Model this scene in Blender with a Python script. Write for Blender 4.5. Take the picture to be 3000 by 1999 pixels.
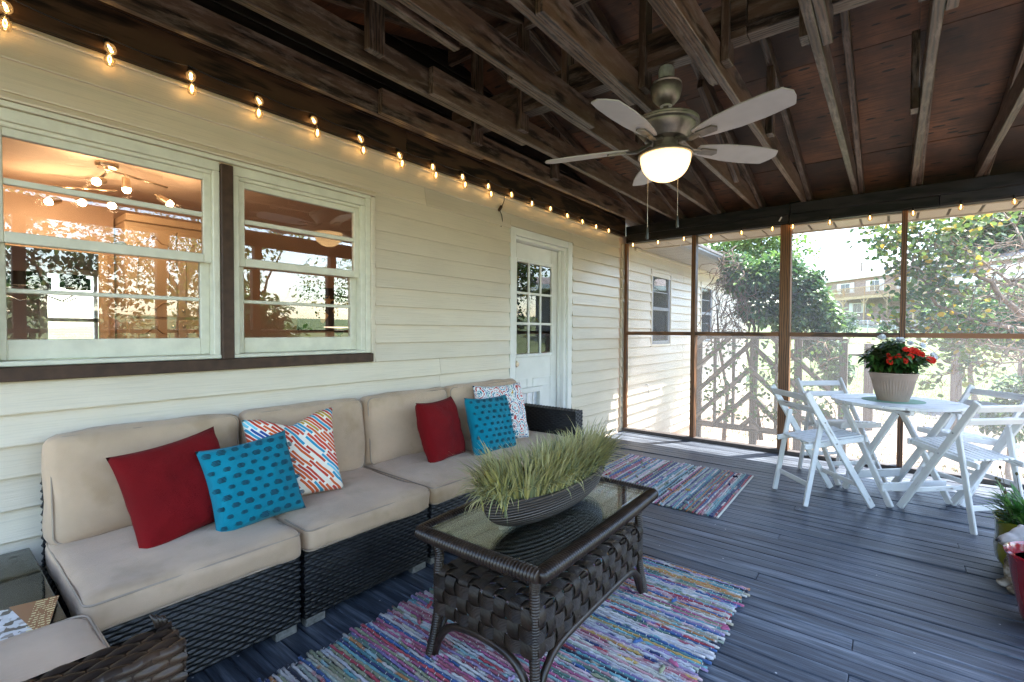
import bpy, bmesh, math, random
from mathutils import Vector, Matrix, noise as mnoise
R = math.radians
random.seed(7)
sc = bpy.context.scene
for o in list(bpy.data.objects): bpy.data.objects.remove(o)
COL = sc.collection

# ------------------------------------------------------------------ camera
CAM_Z, YAW, PITCH, ROLL = 1.2, R(38.54), R(-1.272), R(0.27)
_f = Vector((math.cos(YAW)*math.cos(PITCH), math.sin(YAW)*math.cos(PITCH), math.sin(PITCH)))
_r = Vector((math.sin(YAW), -math.cos(YAW), 0)); _u = _r.cross(_f)
_r2 = _r*math.cos(ROLL) + _u*math.sin(ROLL); _u2 = -_r*math.sin(ROLL) + _u*math.cos(ROLL)
cd = bpy.data.cameras.new('camera'); cam = bpy.data.objects.new('camera', cd); COL.objects.link(cam)
cd.sensor_width = 36; cd.lens = 1399.08/3000*36; cd.clip_start = .02; cd.clip_end = 1500
M = Matrix.Identity(4)
for i, v in enumerate((_r2, _u2, -_f)):
    for j in range(3): M[j][i] = v[j]
M[0][3], M[1][3], M[2][3] = 0, 0, CAM_Z
cam.matrix_world = M; sc.camera = cam

# ------------------------------------------------------------------ sky, sun, exposure
SUN_DIR = Vector((-.425, .30, -1)).normalized()          # the way the light travels
sel = math.asin(-SUN_DIR.z)
w = bpy.data.worlds.new('World'); sc.world = w; w.use_nodes = True
nt = w.node_tree; nt.nodes.clear()
sky = nt.nodes.new('ShaderNodeTexSky'); sky.sky_type = 'NISHITA'; sky.sun_disc = False
sky.sun_elevation = sel; sky.sun_rotation = math.atan2(-SUN_DIR.x, -SUN_DIR.y)
sky.air_density = 1.15; sky.dust_density = 1.0; sky.ozone_density = 1.0
bg = nt.nodes.new('ShaderNodeBackground'); bg.inputs[1].default_value = .15
wo = nt.nodes.new('ShaderNodeOutputWorld')
nt.links.new(sky.outputs[0], bg.inputs[0]); nt.links.new(bg.outputs[0], wo.inputs[0])
sl = bpy.data.lights.new('sun', 'SUN'); sl.energy = 3.2; sl.angle = R(.55); sl.color = (1, .95, .87)
so = bpy.data.objects.new('sun', sl); COL.objects.link(so)
so.rotation_euler = SUN_DIR.to_track_quat('-Z', 'Y').to_euler(); so.location = (8, -6, 14)
vs = sc.view_settings
sc.display_settings.display_device = 'sRGB'
vs.view_transform = 'Standard'; vs.look = 'None'; vs.gamma = 1; vs.use_curve_mapping = False
vs.exposure = 3.1
cy = sc.cycles
cy.max_bounces = 10; cy.diffuse_bounces = 5; cy.glossy_bounces = 4; cy.transmission_bounces = 8; cy.transparent_max_bounces = 24
cy.sample_clamp_indirect = 6; cy.caustics_reflective = False; cy.caustics_refractive = False
cy.use_denoising = True; cy.denoising_input_passes = 'RGB_ALBEDO_NORMAL'; cy.denoising_prefilter = 'NONE'

# ------------------------------------------------------------------ helpers
def link(o): COL.objects.link(o); return o
def tag(o, label=None, cat=None, group=None, kind=None):
    if label: o['label'] = label
    if cat: o['category'] = cat
    if group: o['group'] = group
    if kind: o['kind'] = kind
    return o
def thing(name, label, cat, loc=(0, 0, 0), rz=0, group=None):
    o = bpy.data.objects.new(name, None); link(o); o.empty_display_size = .1
    o.location = loc; o.rotation_euler = (0, 0, rz)
    return tag(o, label, cat, group)
def put(name, me, mt=None, parent=None, loc=None, rot=None, mat=None):
    o = bpy.data.objects.new(name, me); link(o)
    if mt is not None and not me.materials:
        for m_ in (mt if isinstance(mt, (list, tuple)) else [mt]): me.materials.append(m_)
    if mat is not None: o.matrix_basis = mat
    if loc is not None: o.location = loc
    if rot is not None: o.rotation_euler = rot
    if parent: o.parent = parent
    return o
def copy_tree(o, parent=None):
    c = o.copy(); link(c); c.parent = parent
    for ch in list(o.children): copy_tree(ch, c)
    return c

class MB:
    """collects geometry of one mesh"""
    def __init__(s): s.v = []; s.f = []; s.mi = []; s.cur = 0; s.col = None; s.vc = []
    def _add(s, vs_, fs):
        n = len(s.v); s.v += [tuple(p) for p in vs_]
        s.f += [tuple(i+n for i in f) for f in fs]; s.mi += [s.cur]*len(fs)
        if s.col is not None: s.vc += [s.col]*len(vs_)
        return s
    def box(s, x0, x1, y0, y1, z0, z1, c=0, mat=None):
        if c <= 0:
            vv = [(x, y, z) for x in (x0, x1) for y in (y0, y1) for z in (z0, z1)]
            ff = [(0, 1, 3, 2), (4, 6, 7, 5), (0, 4, 5, 1), (2, 3, 7, 6), (0, 2, 6, 4), (1, 5, 7, 3)]
        else:
            xs, ys, zs = (x0, x1), (y0, y1), (z0, z1); sg = (1, -1)
            vv = []; idx = {}
            for i in (0, 1):
                for j in (0, 1):
                    for k in (0, 1):
                        X, Y, Z = xs[i], ys[j], zs[k]; a, b, d = sg[i]*c, sg[j]*c, sg[k]*c
                        idx[i, j, k, 0] = len(vv); vv.append((X, Y+b, Z+d))
                        idx[i, j, k, 1] = len(vv); vv.append((X+a, Y, Z+d))
                        idx[i, j, k, 2] = len(vv); vv.append((X+a, Y+b, Z))
            ff = []
            for i in (0, 1):
                ff.append([idx[i, j, k, 0] for j, k in ((0, 0), (0, 1), (1, 1), (1, 0))])
                ff.append([idx[j, i, k, 1] for j, k in ((0, 0), (0, 1), (1, 1), (1, 0))])
                ff.append([idx[j, k, i, 2] for j, k in ((0, 0), (0, 1), (1, 1), (1, 0))])
            for a in (0, 1):
                for b in (0, 1):
                    ff.append([idx[a, b, 0, 0], idx[a, b, 1, 0], idx[a, b, 1, 1], idx[a, b, 0, 1]])
                    ff.append([idx[a, 0, b, 0], idx[a, 1, b, 0], idx[a, 1, b, 2], idx[a, 0, b, 2]])
                    ff.append([idx[0, a, b, 1], idx[1, a, b, 1], idx[1, a, b, 2], idx[0, a, b, 2]])
                    for k in (0, 1): ff.append([idx[a, b, k, 0], idx[a, b, k, 1], idx[a, b, k, 2]])
        if mat is not None: vv = [mat @ Vector(p) for p in vv]
        return s._add(vv, ff)
    def tube(s, pts, rad, seg=8, cap=True, closed=False, flat=1.0):
        pts = [Vector(p) for p in pts]; n = len(pts)
        rs = rad if isinstance(rad, (list, tuple)) else [rad]*n
        tn = []
        for i in range(n):
            a = pts[(i-1) % n] if (i > 0 or closed) else pts[i]; b = pts[(i+1) % n] if (i < n-1 or closed) else pts[i]
            d = (b-a); tn.append(d.normalized() if d.length > 1e-9 else Vector((0, 0, 1)))
        t = tn[0]; ref = Vector((0, 0, 1)) if abs(t.z) < .9 else Vector((1, 0, 0))
        nx = t.cross(ref).normalized(); vv = []
        for i in range(n):
            t = tn[i]; nx = (nx - t*nx.dot(t));
            nx = nx.normalized() if nx.length > 1e-6 else t.orthogonal().normalized()
            ny = t.cross(nx)
            for k in range(seg):
                a = 2*math.pi*k/seg
                vv.append(pts[i] + nx*(math.cos(a)*rs[i]) + ny*(math.sin(a)*rs[i]*flat))
        ff = []
        m = n if closed else n-1
        for i in range(m):
            for k in range(seg):
                a, b = i*seg+k, i*seg+(k+1) % seg; c2, d2 = ((i+1) % n)*seg+(k+1) % seg, ((i+1) % n)*seg+k
                ff.append((a, b, c2, d2))
        if cap and not closed:
            ff.append(tuple(range(seg-1, -1, -1))); ff.append(tuple((n-1)*seg+k for k in range(seg)))
        return s._add(vv, ff)
    def lathe(s, prof, seg=32, ctr=(0, 0, 0), rx=1, ry=1, closed=False, ripple=None):
        vv = []; n = len(prof)
        for i, (r, z) in enumerate(prof):
            for k in range(seg):
                a = 2*math.pi*k/seg; rr = r if ripple is None else r+ripple(a, z, r)
                vv.append((ctr[0]+rr*math.cos(a)*rx, ctr[1]+rr*math.sin(a)*ry, ctr[2]+z))
        ff = []
        for i in range(n-1 if not closed else n):
            for k in range(seg):
                i2 = (i+1) % n
                ff.append((i*seg+k, i*seg+(k+1) % seg, i2*seg+(k+1) % seg, i2*seg+k))
        if not closed:
            if prof[0][0] > 1e-5: ff.append(tuple(range(seg-1, -1, -1)))
            if prof[-1][0] > 1e-5: ff.append(tuple((n-1)*seg+k for k in range(seg)))
        return s._add(vv, ff)
    def prism(s, outline, z0, z1):
        n = len(outline)
        vv = [(x, y, z0) for x, y in outline] + [(x, y, z1) for x, y in outline]
        ff = [tuple(range(n-1, -1, -1)), tuple(range(n, 2*n))] + [(i, (i+1) % n, n+(i+1) % n, n+i) for i in range(n)]
        return s._add(vv, ff)
    def grid(s, fn, nu, nv, cu=False):
        vv = [fn(i/(nu if cu else nu-1), j/(nv-1)) for i in range(nu) for j in range(nv)]
        ff = []
        for i in range(nu if cu else nu-1):
            for j in range(nv-1):
                i2 = (i+1) % nu
                ff.append((i*nv+j, i2*nv+j, i2*nv+j+1, i*nv+j+1))
        return s._add(vv, ff)
    def mesh(s, name, smooth=False, angle=None):
        me = bpy.data.meshes.new(name); me.from_pydata(s.v, [], s.f)
        if any(s.mi): me.polygons.foreach_set('material_index', s.mi)
        if s.vc:
            ca = me.color_attributes.new('Col', 'FLOAT_COLOR', 'POINT')
            flat = [x for c in s.vc for x in (c[0], c[1], c[2], 1)]
            ca.data.foreach_set('color', flat)
        bm = bmesh.new(); bm.from_mesh(me); bmesh.ops.recalc_face_normals(bm, faces=bm.faces); bm.to_mesh(me); bm.free()
        if smooth:
            me.polygons.foreach_set('use_smooth', [True]*len(me.polygons))
            if angle is not None: me.set_sharp_from_angle(angle=R(angle))
        me.update(); return me
    def build(s, name, mt=None, parent=None, smooth=False, angle=None, **k):
        return put(name, s.mesh(name, smooth, angle), mt, parent, **k)

def member(name, p0, p1, wd, ht, mt, parent, c=.003, up=(0, 0, 1)):
    """a straight board: local X runs along it; wd across, ht along 'up'"""
    p0, p1, up = Vector(p0), Vector(p1), Vector(up)
    d = p1-p0; L = d.length; x = d.normalized(); y = up.cross(x).normalized(); z = x.cross(y)
    me = MB().box(-L/2, L/2, -wd/2, wd/2, -ht/2, ht/2, c).mesh(name)
    m = Matrix.Identity(4)
    for i, v in enumerate((x, y, z)):
        for j in range(3): m[j][i] = v[j]
    m.translation = (p0+p1)/2
    return put(name, me, mt, parent, mat=m)

def rbox_mesh(name, sx, sy, sz, r, n=10, puff=(0, 0, 0), wob=0, seed=0):
    """rounded box centred on the origin with bulging faces"""
    bm = bmesh.new(); bmesh.ops.create_cube(bm, size=2)
    bmesh.ops.subdivide_edges(bm, edges=bm.edges[:], cuts=n, use_grid_fill=True)
    h = Vector((sx/2, sy/2, sz/2))
    for v in bm.verts:
        c = v.co.copy()
        # spread points towards the edges so that the rounding is well resolved
        q = Vector([math.copysign(abs(t)**.62, t) for t in c])
        p = Vector((q.x*h.x, q.y*h.y, q.z*h.z))
        inner = Vector([max(-(h[i]-r), min(h[i]-r, p[i])) for i in range(3)])
        d = p-inner
        if d.length > 1e-7: p = inner + d.normalized()*min(r, max(d.length, r if max(abs(q.x), abs(q.y), abs(q.z)) > .999 else 0))
        f = [(1-min(1, abs(p[i]/h[i]))**3) for i in range(3)]
        if abs(c.z) > .999: p.z += math.copysign(puff[2]*f[0]*f[1], c.z)
        if abs(c.y) > .999: p.y += math.copysign(puff[1]*f[0]*f[2], c.y)
        if abs(c.x) > .999: p.x += math.copysign(puff[0]*f[1]*f[2], c.x)
        if wob: p += Vector([mnoise.noise(Vector((p.x*7+seed, p.y*7+i*9, p.z*7)))*wob for i in range(3)])
        v.co = p
    me = bpy.data.meshes.new(name); bm.to_mesh(me); bm.free()
    me.polygons.foreach_set('use_smooth', [True]*len(me.polygons)); return me

# ------------------------------------------------------------------ materials
MATS = {}
class NT:
    def __init__(s, name):
        s.m = bpy.data.materials.new(name); s.m.use_nodes = True; s.t = s.m.node_tree; s.t.nodes.clear()
        s.out = s.n('OutputMaterial'); MATS[name] = s.m
    def n(s, typ, **k):
        nd = s.t.nodes.new('ShaderNode'+typ)
        for a, b in k.items(): setattr(nd, a, b)
        return nd
    def l(s, a, b): s.t.links.new(a, b)
    def surf(s, sh): s.l(sh, s.out.inputs['Surface'])
    def coord(s, kind='Object', scale=(1, 1, 1), rnd=0):
        tc = s.n('TexCoord'); mp = s.n('Mapping'); mp.inputs['Scale'].default_value = scale
        s.l(tc.outputs[kind], mp.inputs['Vector'])
        if rnd:
            oi = s.n('ObjectInfo'); mu = s.n('Math', operation='MULTIPLY'); mu.inputs[1].default_value = rnd
            s.l(oi.outputs['Random'], mu.inputs[0])
            cx = s.n('CombineXYZ')
            for i in range(3): s.l(mu.outputs[0], cx.inputs[i])
            s.l(cx.outputs[0], mp.inputs['Location'])
        return mp.outputs[0]
    def noise(s, vec, scale=5, detail=4, rough=.55, dist=0):
        nd = s.n('TexNoise'); nd.inputs['Scale'].default_value = scale; nd.inputs['Detail'].default_value = detail
        nd.inputs['Roughness'].default_value = rough; nd.inputs['Distortion'].default_value = dist
        s.l(vec, nd.inputs['Vector']); return nd.outputs['Fac']
    def ramp(s, fac, stops):
        r = s.n('ValToRGB'); e = r.color_ramp.elements
        while len(e) < len(stops): e.new(.5)
        for i, (p, c) in enumerate(stops): e[i].position = p; e[i].color = (*c[:3], 1)
        s.l(fac, r.inputs[0]); return r.outputs[0]
    def mix(s, fac, a, b, mode='MIX'):
        nd = s.n('Mix', data_type='RGBA', blend_type=mode)
        for val, i in ((fac, 0), (a, 6), (b, 7)):
            if hasattr(val, 'is_output'): s.l(val, nd.inputs[i])
            elif i == 0: nd.inputs[0].default_value = val
            else: nd.inputs[i].default_value = (*val[:3], 1)
        return nd.outputs[2]
    def math(s, op, a, b=None):
        nd = s.n('Math', operation=op)
        for i, v in enumerate((a, b)):
            if v is None: continue
            if hasattr(v, 'is_output'): s.l(v, nd.inputs[i])
            else: nd.inputs[i].default_value = v
        return nd.outputs[0]
    def bsdf(s, col=None, rough=.5, metal=0, spec=.5, bump=None, bstr=.2, bdist=.01, coat=0, sheen=0, trans=0, alpha=None, sss=0):
        b = s.n('BsdfPrincipled')
        if col is not None:
            if hasattr(col, 'is_output'): s.l(col, b.inputs['Base Color'])
            else: b.inputs['Base Color'].default_value = (*col[:3], 1)
        if hasattr(rough, 'is_output'): s.l(rough, b.inputs['Roughness'])
        else: b.inputs['Roughness'].default_value = rough
        b.inputs['Metallic'].default_value = metal; b.inputs['Specular IOR Level'].default_value = spec
        b.inputs['Coat Weight'].default_value = coat; b.inputs['Sheen Weight'].default_value = sheen
        b.inputs['Transmission Weight'].default_value = trans
        if sss: b.inputs['Subsurface Weight'].default_value = sss
        if bump is not None:
            bp = s.n('Bump'); bp.inputs['Strength'].default_value = bstr; bp.inputs['Distance'].default_value = bdist
            s.l(bump, bp.inputs['Height']); s.l(bp.outputs[0], b.inputs['Normal'])
        s.surf(b.outputs[0]); return b
def simple(name, col, rough=.5, var=.15, scale=8, metal=0, bstr=0, bscale=60, **k):
    """plain colour broken up by soft noise"""
    t = NT(name); v = t.coord('Object', rnd=13)
    n1 = t.noise(v, scale, 5)
    lo = tuple(c*(1-var) for c in col); hi = tuple(min(1, c*(1+var)) for c in col)
    c = t.ramp(n1, [(.3, lo), (.7, hi)])
    bump = t.noise(v, bscale, 3) if bstr else None
    t.bsdf(c, rough, metal, bump=bump, bstr=bstr, bdist=.004, **k); return t.m
def wood(name, dark, light, rough=.5, grain=1.0, scale=1.0, bstr=.25, tint=.35, spec=.5, wear_bounce=None):
    """grain along local X, each board with an own piece of it"""
    t = NT(name)
    v = t.coord('Object', (2.0*scale, 11*scale, 11*scale), rnd=31)
    big = t.noise(v, 1.0, 2, .5, .3)
    wv = t.n('TexWave', wave_type='BANDS', bands_direction='Y'); wv.inputs['Scale'].default_value = 1.6
    wv.inputs['Distortion'].default_value = 7; wv.inputs['Detail'].default_value = 2.5; wv.inputs['Detail Scale'].default_value = .9
    t.l(v, wv.inputs['Vector'])
    v2 = t.coord('Object', (4.5*scale, 75*scale, 75*scale), rnd=17)
    fine = t.noise(v2, 1.6, 5, .65)
    g = t.math('ADD', t.math('MULTIPLY', wv.outputs['Fac'], .45*grain), t.math('MULTIPLY', fine, .75))
    c = t.ramp(g, [(.36, dark), (.70, light)])
    oi = t.n('ObjectInfo')
    sh = t.ramp(oi.outputs['Random'], [(0, (1-tint,)*3), (1, (1+tint*.3,)*3)])
    c = t.mix(1, c, sh, 'MULTIPLY')
    if wear_bounce is not None:
        v3 = t.coord('Object', (3.0, 14, 14), rnd=7)
        wn = t.noise(v3, 2.2, 6, .7)
        c = t.mix(t.ramp(wn, [(.48, (0, 0, 0)), (.66, (.85, .85, .85))]), c, wear_bounce)
    t.bsdf(c, t.math('ADD', t.math('MULTIPLY', fine, .25), rough-.12), bump=t.math('ADD', fine, t.math('MULTIPLY', wv.outputs['Fac'], .4)), bstr=bstr, bdist=.003, spec=spec)
    return t.m
def emit(name, col, strength):
    t = NT(name); e = t.n('Emission'); e.inputs[0].default_value = (*col, 1); e.inputs[1].default_value = strength
    t.surf(e.outputs[0]); return t.m
def pane_glass(name, tint=(1, 1, 1), rough=.0, base=.0, k=1.8):
    """thin sheet of glass: clear with the mirror of its Fresnel law"""
    t = NT(name); fr = t.n('Fresnel'); fr.inputs['IOR'].default_value = 1.52
    f = t.math('MULTIPLY', fr.outputs[0], k)
    if base: f = t.math('ADD', f, base)
    f = t.math('MINIMUM', f, 1.0)
    tr = t.n('BsdfTransparent'); tr.inputs[0].default_value = (*tint, 1)
    gl = t.n('BsdfGlossy'); gl.inputs['Roughness'].default_value = rough; gl.inputs[0].default_value = (1, 1, 1, 1)
    mx = t.n('MixShader'); t.l(f, mx.inputs[0]); t.l(tr.outputs[0], mx.inputs[1]); t.l(gl.outputs[0], mx.inputs[2]); t.surf(mx.outputs[0])
    return t.m
WY = 2.546      # face of the house wall
EX = 5.283      # inner face of the screened end
YO = -1.18      # outer side of the porch
XL = -.62       # left end of the porch

def siding_mat(name, col):
    t = NT(name); v = t.coord('Object', (1.2, 1, 60), rnd=9)
    g = t.noise(v, 3, 4, .6, .5)
    v2 = t.coord('Object', (1, 1, 1), rnd=5); n2 = t.noise(v2, 1.5, 4)
    c = t.mix(t.ramp(n2, [(.35, (0, 0, 0)), (.7, (1, 1, 1))]), col, tuple(x*.9 for x in col))
    oi = t.n('ObjectInfo'); c = t.mix(1, c, t.ramp(oi.outputs['Random'], [(0, (.93, .93, .94)), (1, (1.03, 1.02, 1.0))]), 'MULTIPLY')
    c = t.mix(t.ramp(g, [(.5, (0, 0, 0)), (.68, (.45, .45, .45))]), c, tuple(x*.72 for x in col))
    t.bsdf(c, .34, bump=g, bstr=.35, bdist=.004, spec=.5); return t.m
M_SIDE = siding_mat('cream_vinyl_siding', (.72, .635, .505))
M_GABLE = wood('dark_stained_siding', (.006, .005, .005), (.02, .016, .013), .4)
M_WHITE = simple('white_trim_paint', (.78, .77, .73), .38, .05, 6, bstr=.08)
M_SASH = simple('old_white_sash_paint', (.70, .68, .56), .45, .10, 14, bstr=.25, bscale=30)
M_BROWN = simple('brown_trim', (.062, .033, .021), .5, .3, 25, bstr=.2, spec=.3)
M_STAIN = wood('dark_stained_lumber', (.007, .0038, .0025), (.098, .060, .039), .40, 1.0, 1.0, .5, .5, spec=.5, wear_bounce=(.165, .128, .105))  # worn patches, made paler to stand in for light bounced up from below
M_STAIN2 = wood('black_stained_beam', (.005, .005, .006), (.026, .022, .024), .42, 1.0, 1.0, .3, .3, spec=.3)
M_LEDGER = wood('stained_ledger', (.006, .0035, .002), (.07, .038, .019), .5, 1.0, 1.0, .4, .3, spec=.25)
M_POST = wood('brown_stained_post', (.035, .013, .005), (.20, .085, .032), .5, 1.3, 1.0, .35, .3)
def plywood():
    t = NT('stained_plywood'); v = t.coord('Object', (1, 1, 1), rnd=11)
    n1 = t.noise(v, 1.6, 5, .6)
    c = t.ramp(n1, [(.36, (.022, .010, .006)), (.50, (.080, .034, .017)), (.64, (.19, .078, .033))])
    vs2 = t.coord('Object', (40, 1.5, 1), rnd=11); fine = t.noise(vs2, 2, 5, .65)
    c = t.mix(t.ramp(fine, [(.45, (0, 0, 0)), (.7, (.8, .8, .8))]), c, (.018, .009, .006))
    vv = t.coord('Object', (17, 5.2, 1), rnd=23)
    vo = t.n('TexVoronoi', feature='F1'); vo.inputs['Scale'].default_value = 1; vo.inputs['Randomness'].default_value = 1
    t.l(vv, vo.inputs['Vector'])
    hole = t.math('LESS_THAN', t.math('ADD', vo.outputs['Distance'], t.math('MULTIPLY', fine, .16)), .27)
    c = t.mix(hole, c, (.006, .004, .003))
    t.bsdf(c, .6, bump=t.math('SUBTRACT', fine, hole), bstr=.4, bdist=.004); return t.m
M_PLY = plywood()
def deck_mat():
    t = NT('worn_blue_deck_paint')
    v = t.coord('Object', (1.6, 26, 8), rnd=41); n1 = t.noise(v, 1.4, 6, .65)
    v2 = t.coord('Object', (5, 120, 30), rnd=19); fine = t.noise(v2, 1.2, 4, .7)
    w_ = t.coord('Generated')
    tc = t.n('NewGeometry'); n3 = t.noise(tc.outputs['Position'], 1.1, 5, .6)
    c = t.ramp(n1, [(.33, (.024, .029, .040)), (.49, (.066, .083, .112)), (.66, (.19, .22, .265))])
    c = t.mix(t.ramp(fine, [(.42, (0, 0, 0)), (.66, (.6, .6, .6))]), c, (.018, .022, .032))
    c = t.mix(t.ramp(n3, [(.45, (0, 0, 0)), (.75, (.6, .6, .6))]), c, (.030, .034, .042))
    oi = t.n('ObjectInfo'); sh = t.ramp(oi.outputs['Random'], [(0, (.80, .81, .84)), (1, (1.1, 1.1, 1.1))])
    c = t.mix(1, c, sh, 'MULTIPLY')
    sp = t.n('TexVoronoi'); sp.inputs['Scale'].default_value = 9; t.l(tc.outputs['Position'], sp.inputs['Vector'])
    c = t.mix(t.math('LESS_THAN', sp.outputs['Distance'], .035), c, (.45, .46, .46))
    t.bsdf(c, t.math('ADD', t.math('MULTIPLY', n1, .3), .30), bump=t.math('ADD', fine, n1), bstr=.4, bdist=.003, spec=.4); return t.m
M_DECK = deck_mat()
M_GLASS = pane_glass('window_glass', k=1.5)
M_SOFFIT = simple('tan_vinyl_soffit', (.55, .47, .38), .45, .06, 5)
M_METAL = simple('galvanised_metal', (.42, .43, .44), .35, .1, 10, metal=.9)
M_PINK = simple('peach_interior_paint', (.62, .44, .32), .6, .05, 3)
M_CEIL = simple('ceiling_paint', (.66, .50, .38), .7, .05, 3)
M_MAUVE = simple('mauve_dining_paint', (.46, .39, .39), .6, .06, 3)
M_CAB = simple('cream_cabinet_paint', (.62, .45, .29), .4, .05, 4)
M_GOLD = simple('brushed_nickel', (.62, .52, .40), .28, .08, 20, metal=1)
M_BLACK = simple('matte_black', (.012, .012, .014), .5, .2, 10)
M_WARM = emit('warm_lamp', (1, .72, .42), 8)

# ------------------------------------------------------------------ deck
deck = tag(thing('deck', None, None), kind='structure')
pitch = .0828; x = XL; k = 0
rd = random.Random(3)
cache = {}
def plank(xc, y0, y1):
    L = round(y1-y0, 3); wd = pitch-.0040-rd.choice((0, 0, .0015))
    key = (L, round(wd, 4))
    if key not in cache:
        cache[key] = MB().box(-L/2, L/2, -wd/2, wd/2, -.0125, .0125, .0025).mesh('plank')
    o = put('plank', cache[key], M_DECK, deck)
    o.location = (xc, (y0+y1)/2, -.0125-rd.random()*.0015); o.rotation_euler = (0, rd.uniform(-.004, .004), math.pi/2)
while x < EX+.09:
    if rd.random() < .35:
        ym = rd.choice((-.31, .1, .91, 1.32, .5)) ; plank(x+pitch/2, YO, ym-.001); plank(x+pitch/2, ym+.001, WY)
    else: plank(x+pitch/2, YO, WY)
    x += pitch
MB().box(XL, EX+.09, YO, WY, -.20, -.03).build('black_shade_block', M_BLACK, deck)  # solid black block painted in for the shade below the planks

# ------------------------------------------------------------------ house
house = thing('house', 'cream vinyl sided house with windows and white door beside the porch', 'house', (0, WY, 0))
HO = Vector((0, WY, 0))
def hp(o): o.location = Vector(o.location)-HO; o.parent = house; return o
EXPO = .1175; rw = random.Random(77)
def board(x0, x1, z0, ht=EXPO, name='siding_board', mt=None, y=WY):
    L = x1-x0; m = MB()
    t0, t1 = -.0155, -.004
    ys = [(-.0265, .0005), (-.0275, .005), (-.0262, .009), (-.0050, ht+.014), (0, ht+.014), (0, .013), (-.019, .0005)]
    n = len(ys)
    for xx in (-L/2, L/2): m.v += [(xx, a, b) for a, b in ys]
    m.f += [tuple(range(n)), tuple(range(2*n-1, n-1, -1))] + [(i, (i+1) % n, n+(i+1) % n, n+i) for i in range(n)]
    m.mi = [0]*len(m.f)
    return hp(m.build(name, mt or M_SIDE, loc=((x0+x1)/2, y-rw.uniform(0, .0025), z0+rw.uniform(-.0012, .0012)), rot=(rw.uniform(-.004, .004), rw.uniform(-.0006, .0006), 0)))
def course(xs, z0, ht=EXPO):
    for x0, x1 in xs: board(x0, x1, z0, ht)
z0 = .998-EXPO*9
while z0 < 2.316:
    ht = min(EXPO, 2.318-z0)
    zt = z0+ht
    if z0 < .95:
        seam = 2.35 if abs(z0-.8805) < .01 or abs(z0-.763) < .01 else None
        xs = [(-1.5, seam), (seam+.001, 3.142)] if seam else [(-1.5, 3.142)]
        xs += [(4.143, 5.19)]
    elif zt < 2.03: xs = [(1.80, 3.142), (4.143, 5.19)]
    elif zt < 2.2: xs = [(-1.5, 1.80), (1.80, 3.142), (4.143, 5.19)] if z0 < 2.04 else [(-1.5, 2.21), (2.211, 5.19)]
    else: xs = [(-1.5, 1.86), (1.861, 5.19)] if zt < 2.3 else [(-1.5, 5.19)]
    if z0 < 2.02 < zt:      # notch round the window head
        board(-1.5, 1.80, 2.027, zt-2.027); xs = xs[1:]
    elif z0 < 2.08 < zt and len(xs) == 2:   # and round the door head
        board(3.142, 4.143, 2.081, zt-2.081); xs = [(-1.5, 2.21), (2.211, 3.1415), (4.1435, 5.19)]
    course(xs, z0, ht)
    # the same courses outside the porch
    if .95 < z0 and zt < 2.03: xo = [(5.262, 6.14), (6.875, 8.24), (8.92, 11.5)]
    else: xo = [(5.262, 7.4), (7.401, 11.5)]
    if z0 < 2.13: course(xo, z0, ht)
    z0 += EXPO
for zz in (-.06, -.1775, -.295): course([(5.262, 11.5)], zz)
hp(MB().box(-1.5, 5.3, 0, .01, -.02, .5).build('sheathing', M_BLACK, loc=(0, WY+.10, 0)))
# sheathing behind the siding, with the openings left out
def wallbox(x0, x1, z0, z1, name='sheathing', mt=None, y0=WY+.001, y1=WY+.10):
    return hp(MB().box(x0, x1, y0, y1, z0, z1).build(name, mt or M_PINK, loc=(0, 0, 0)))
wallbox(-1.5, .13, 1.06, 2.0); wallbox(-1.5, 3.17, -.4, 1.0); wallbox(-1.5, 5.26, 2.06, 2.34); wallbox(1.76, 3.17, 1.0, 2.06)
wallbox(-1.5, 1.76, 2.0, 2.06); wallbox(4.11, 6.17, -.4, 2.06); wallbox(6.86, 8.27, .98, 2.06); wallbox(5.26, 11.5, 2.06, 2.34)
wallbox(6.17, 11.5, -.4, .98); wallbox(8.89, 11.5, .98, 2.06); wallbox(.925, .985, 1.06, 2.0)
# corner channel and trims
hp(member('corner_trim', (5.222, WY-.018, -.01), (5.222, WY-.018, 2.315), .038, .05, M_SIDE, None))
hp(MB().box(-1.5, 5.2, WY-.014, WY-.002, 2.300, 2.318).build('top_trim', M_SIDE))
# dark stained siding of the old gable above the porch
for i in range(9):
    board(-1.4, 5.1, 2.50+i*.085, .085, 'gable_board', M_GABLE, WY+.03)
hp(MB().box(-1.6, 5.3, WY+.035, WY+.06, 2.34, 3.35).build('gable_backing', M_BLACK))

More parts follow.
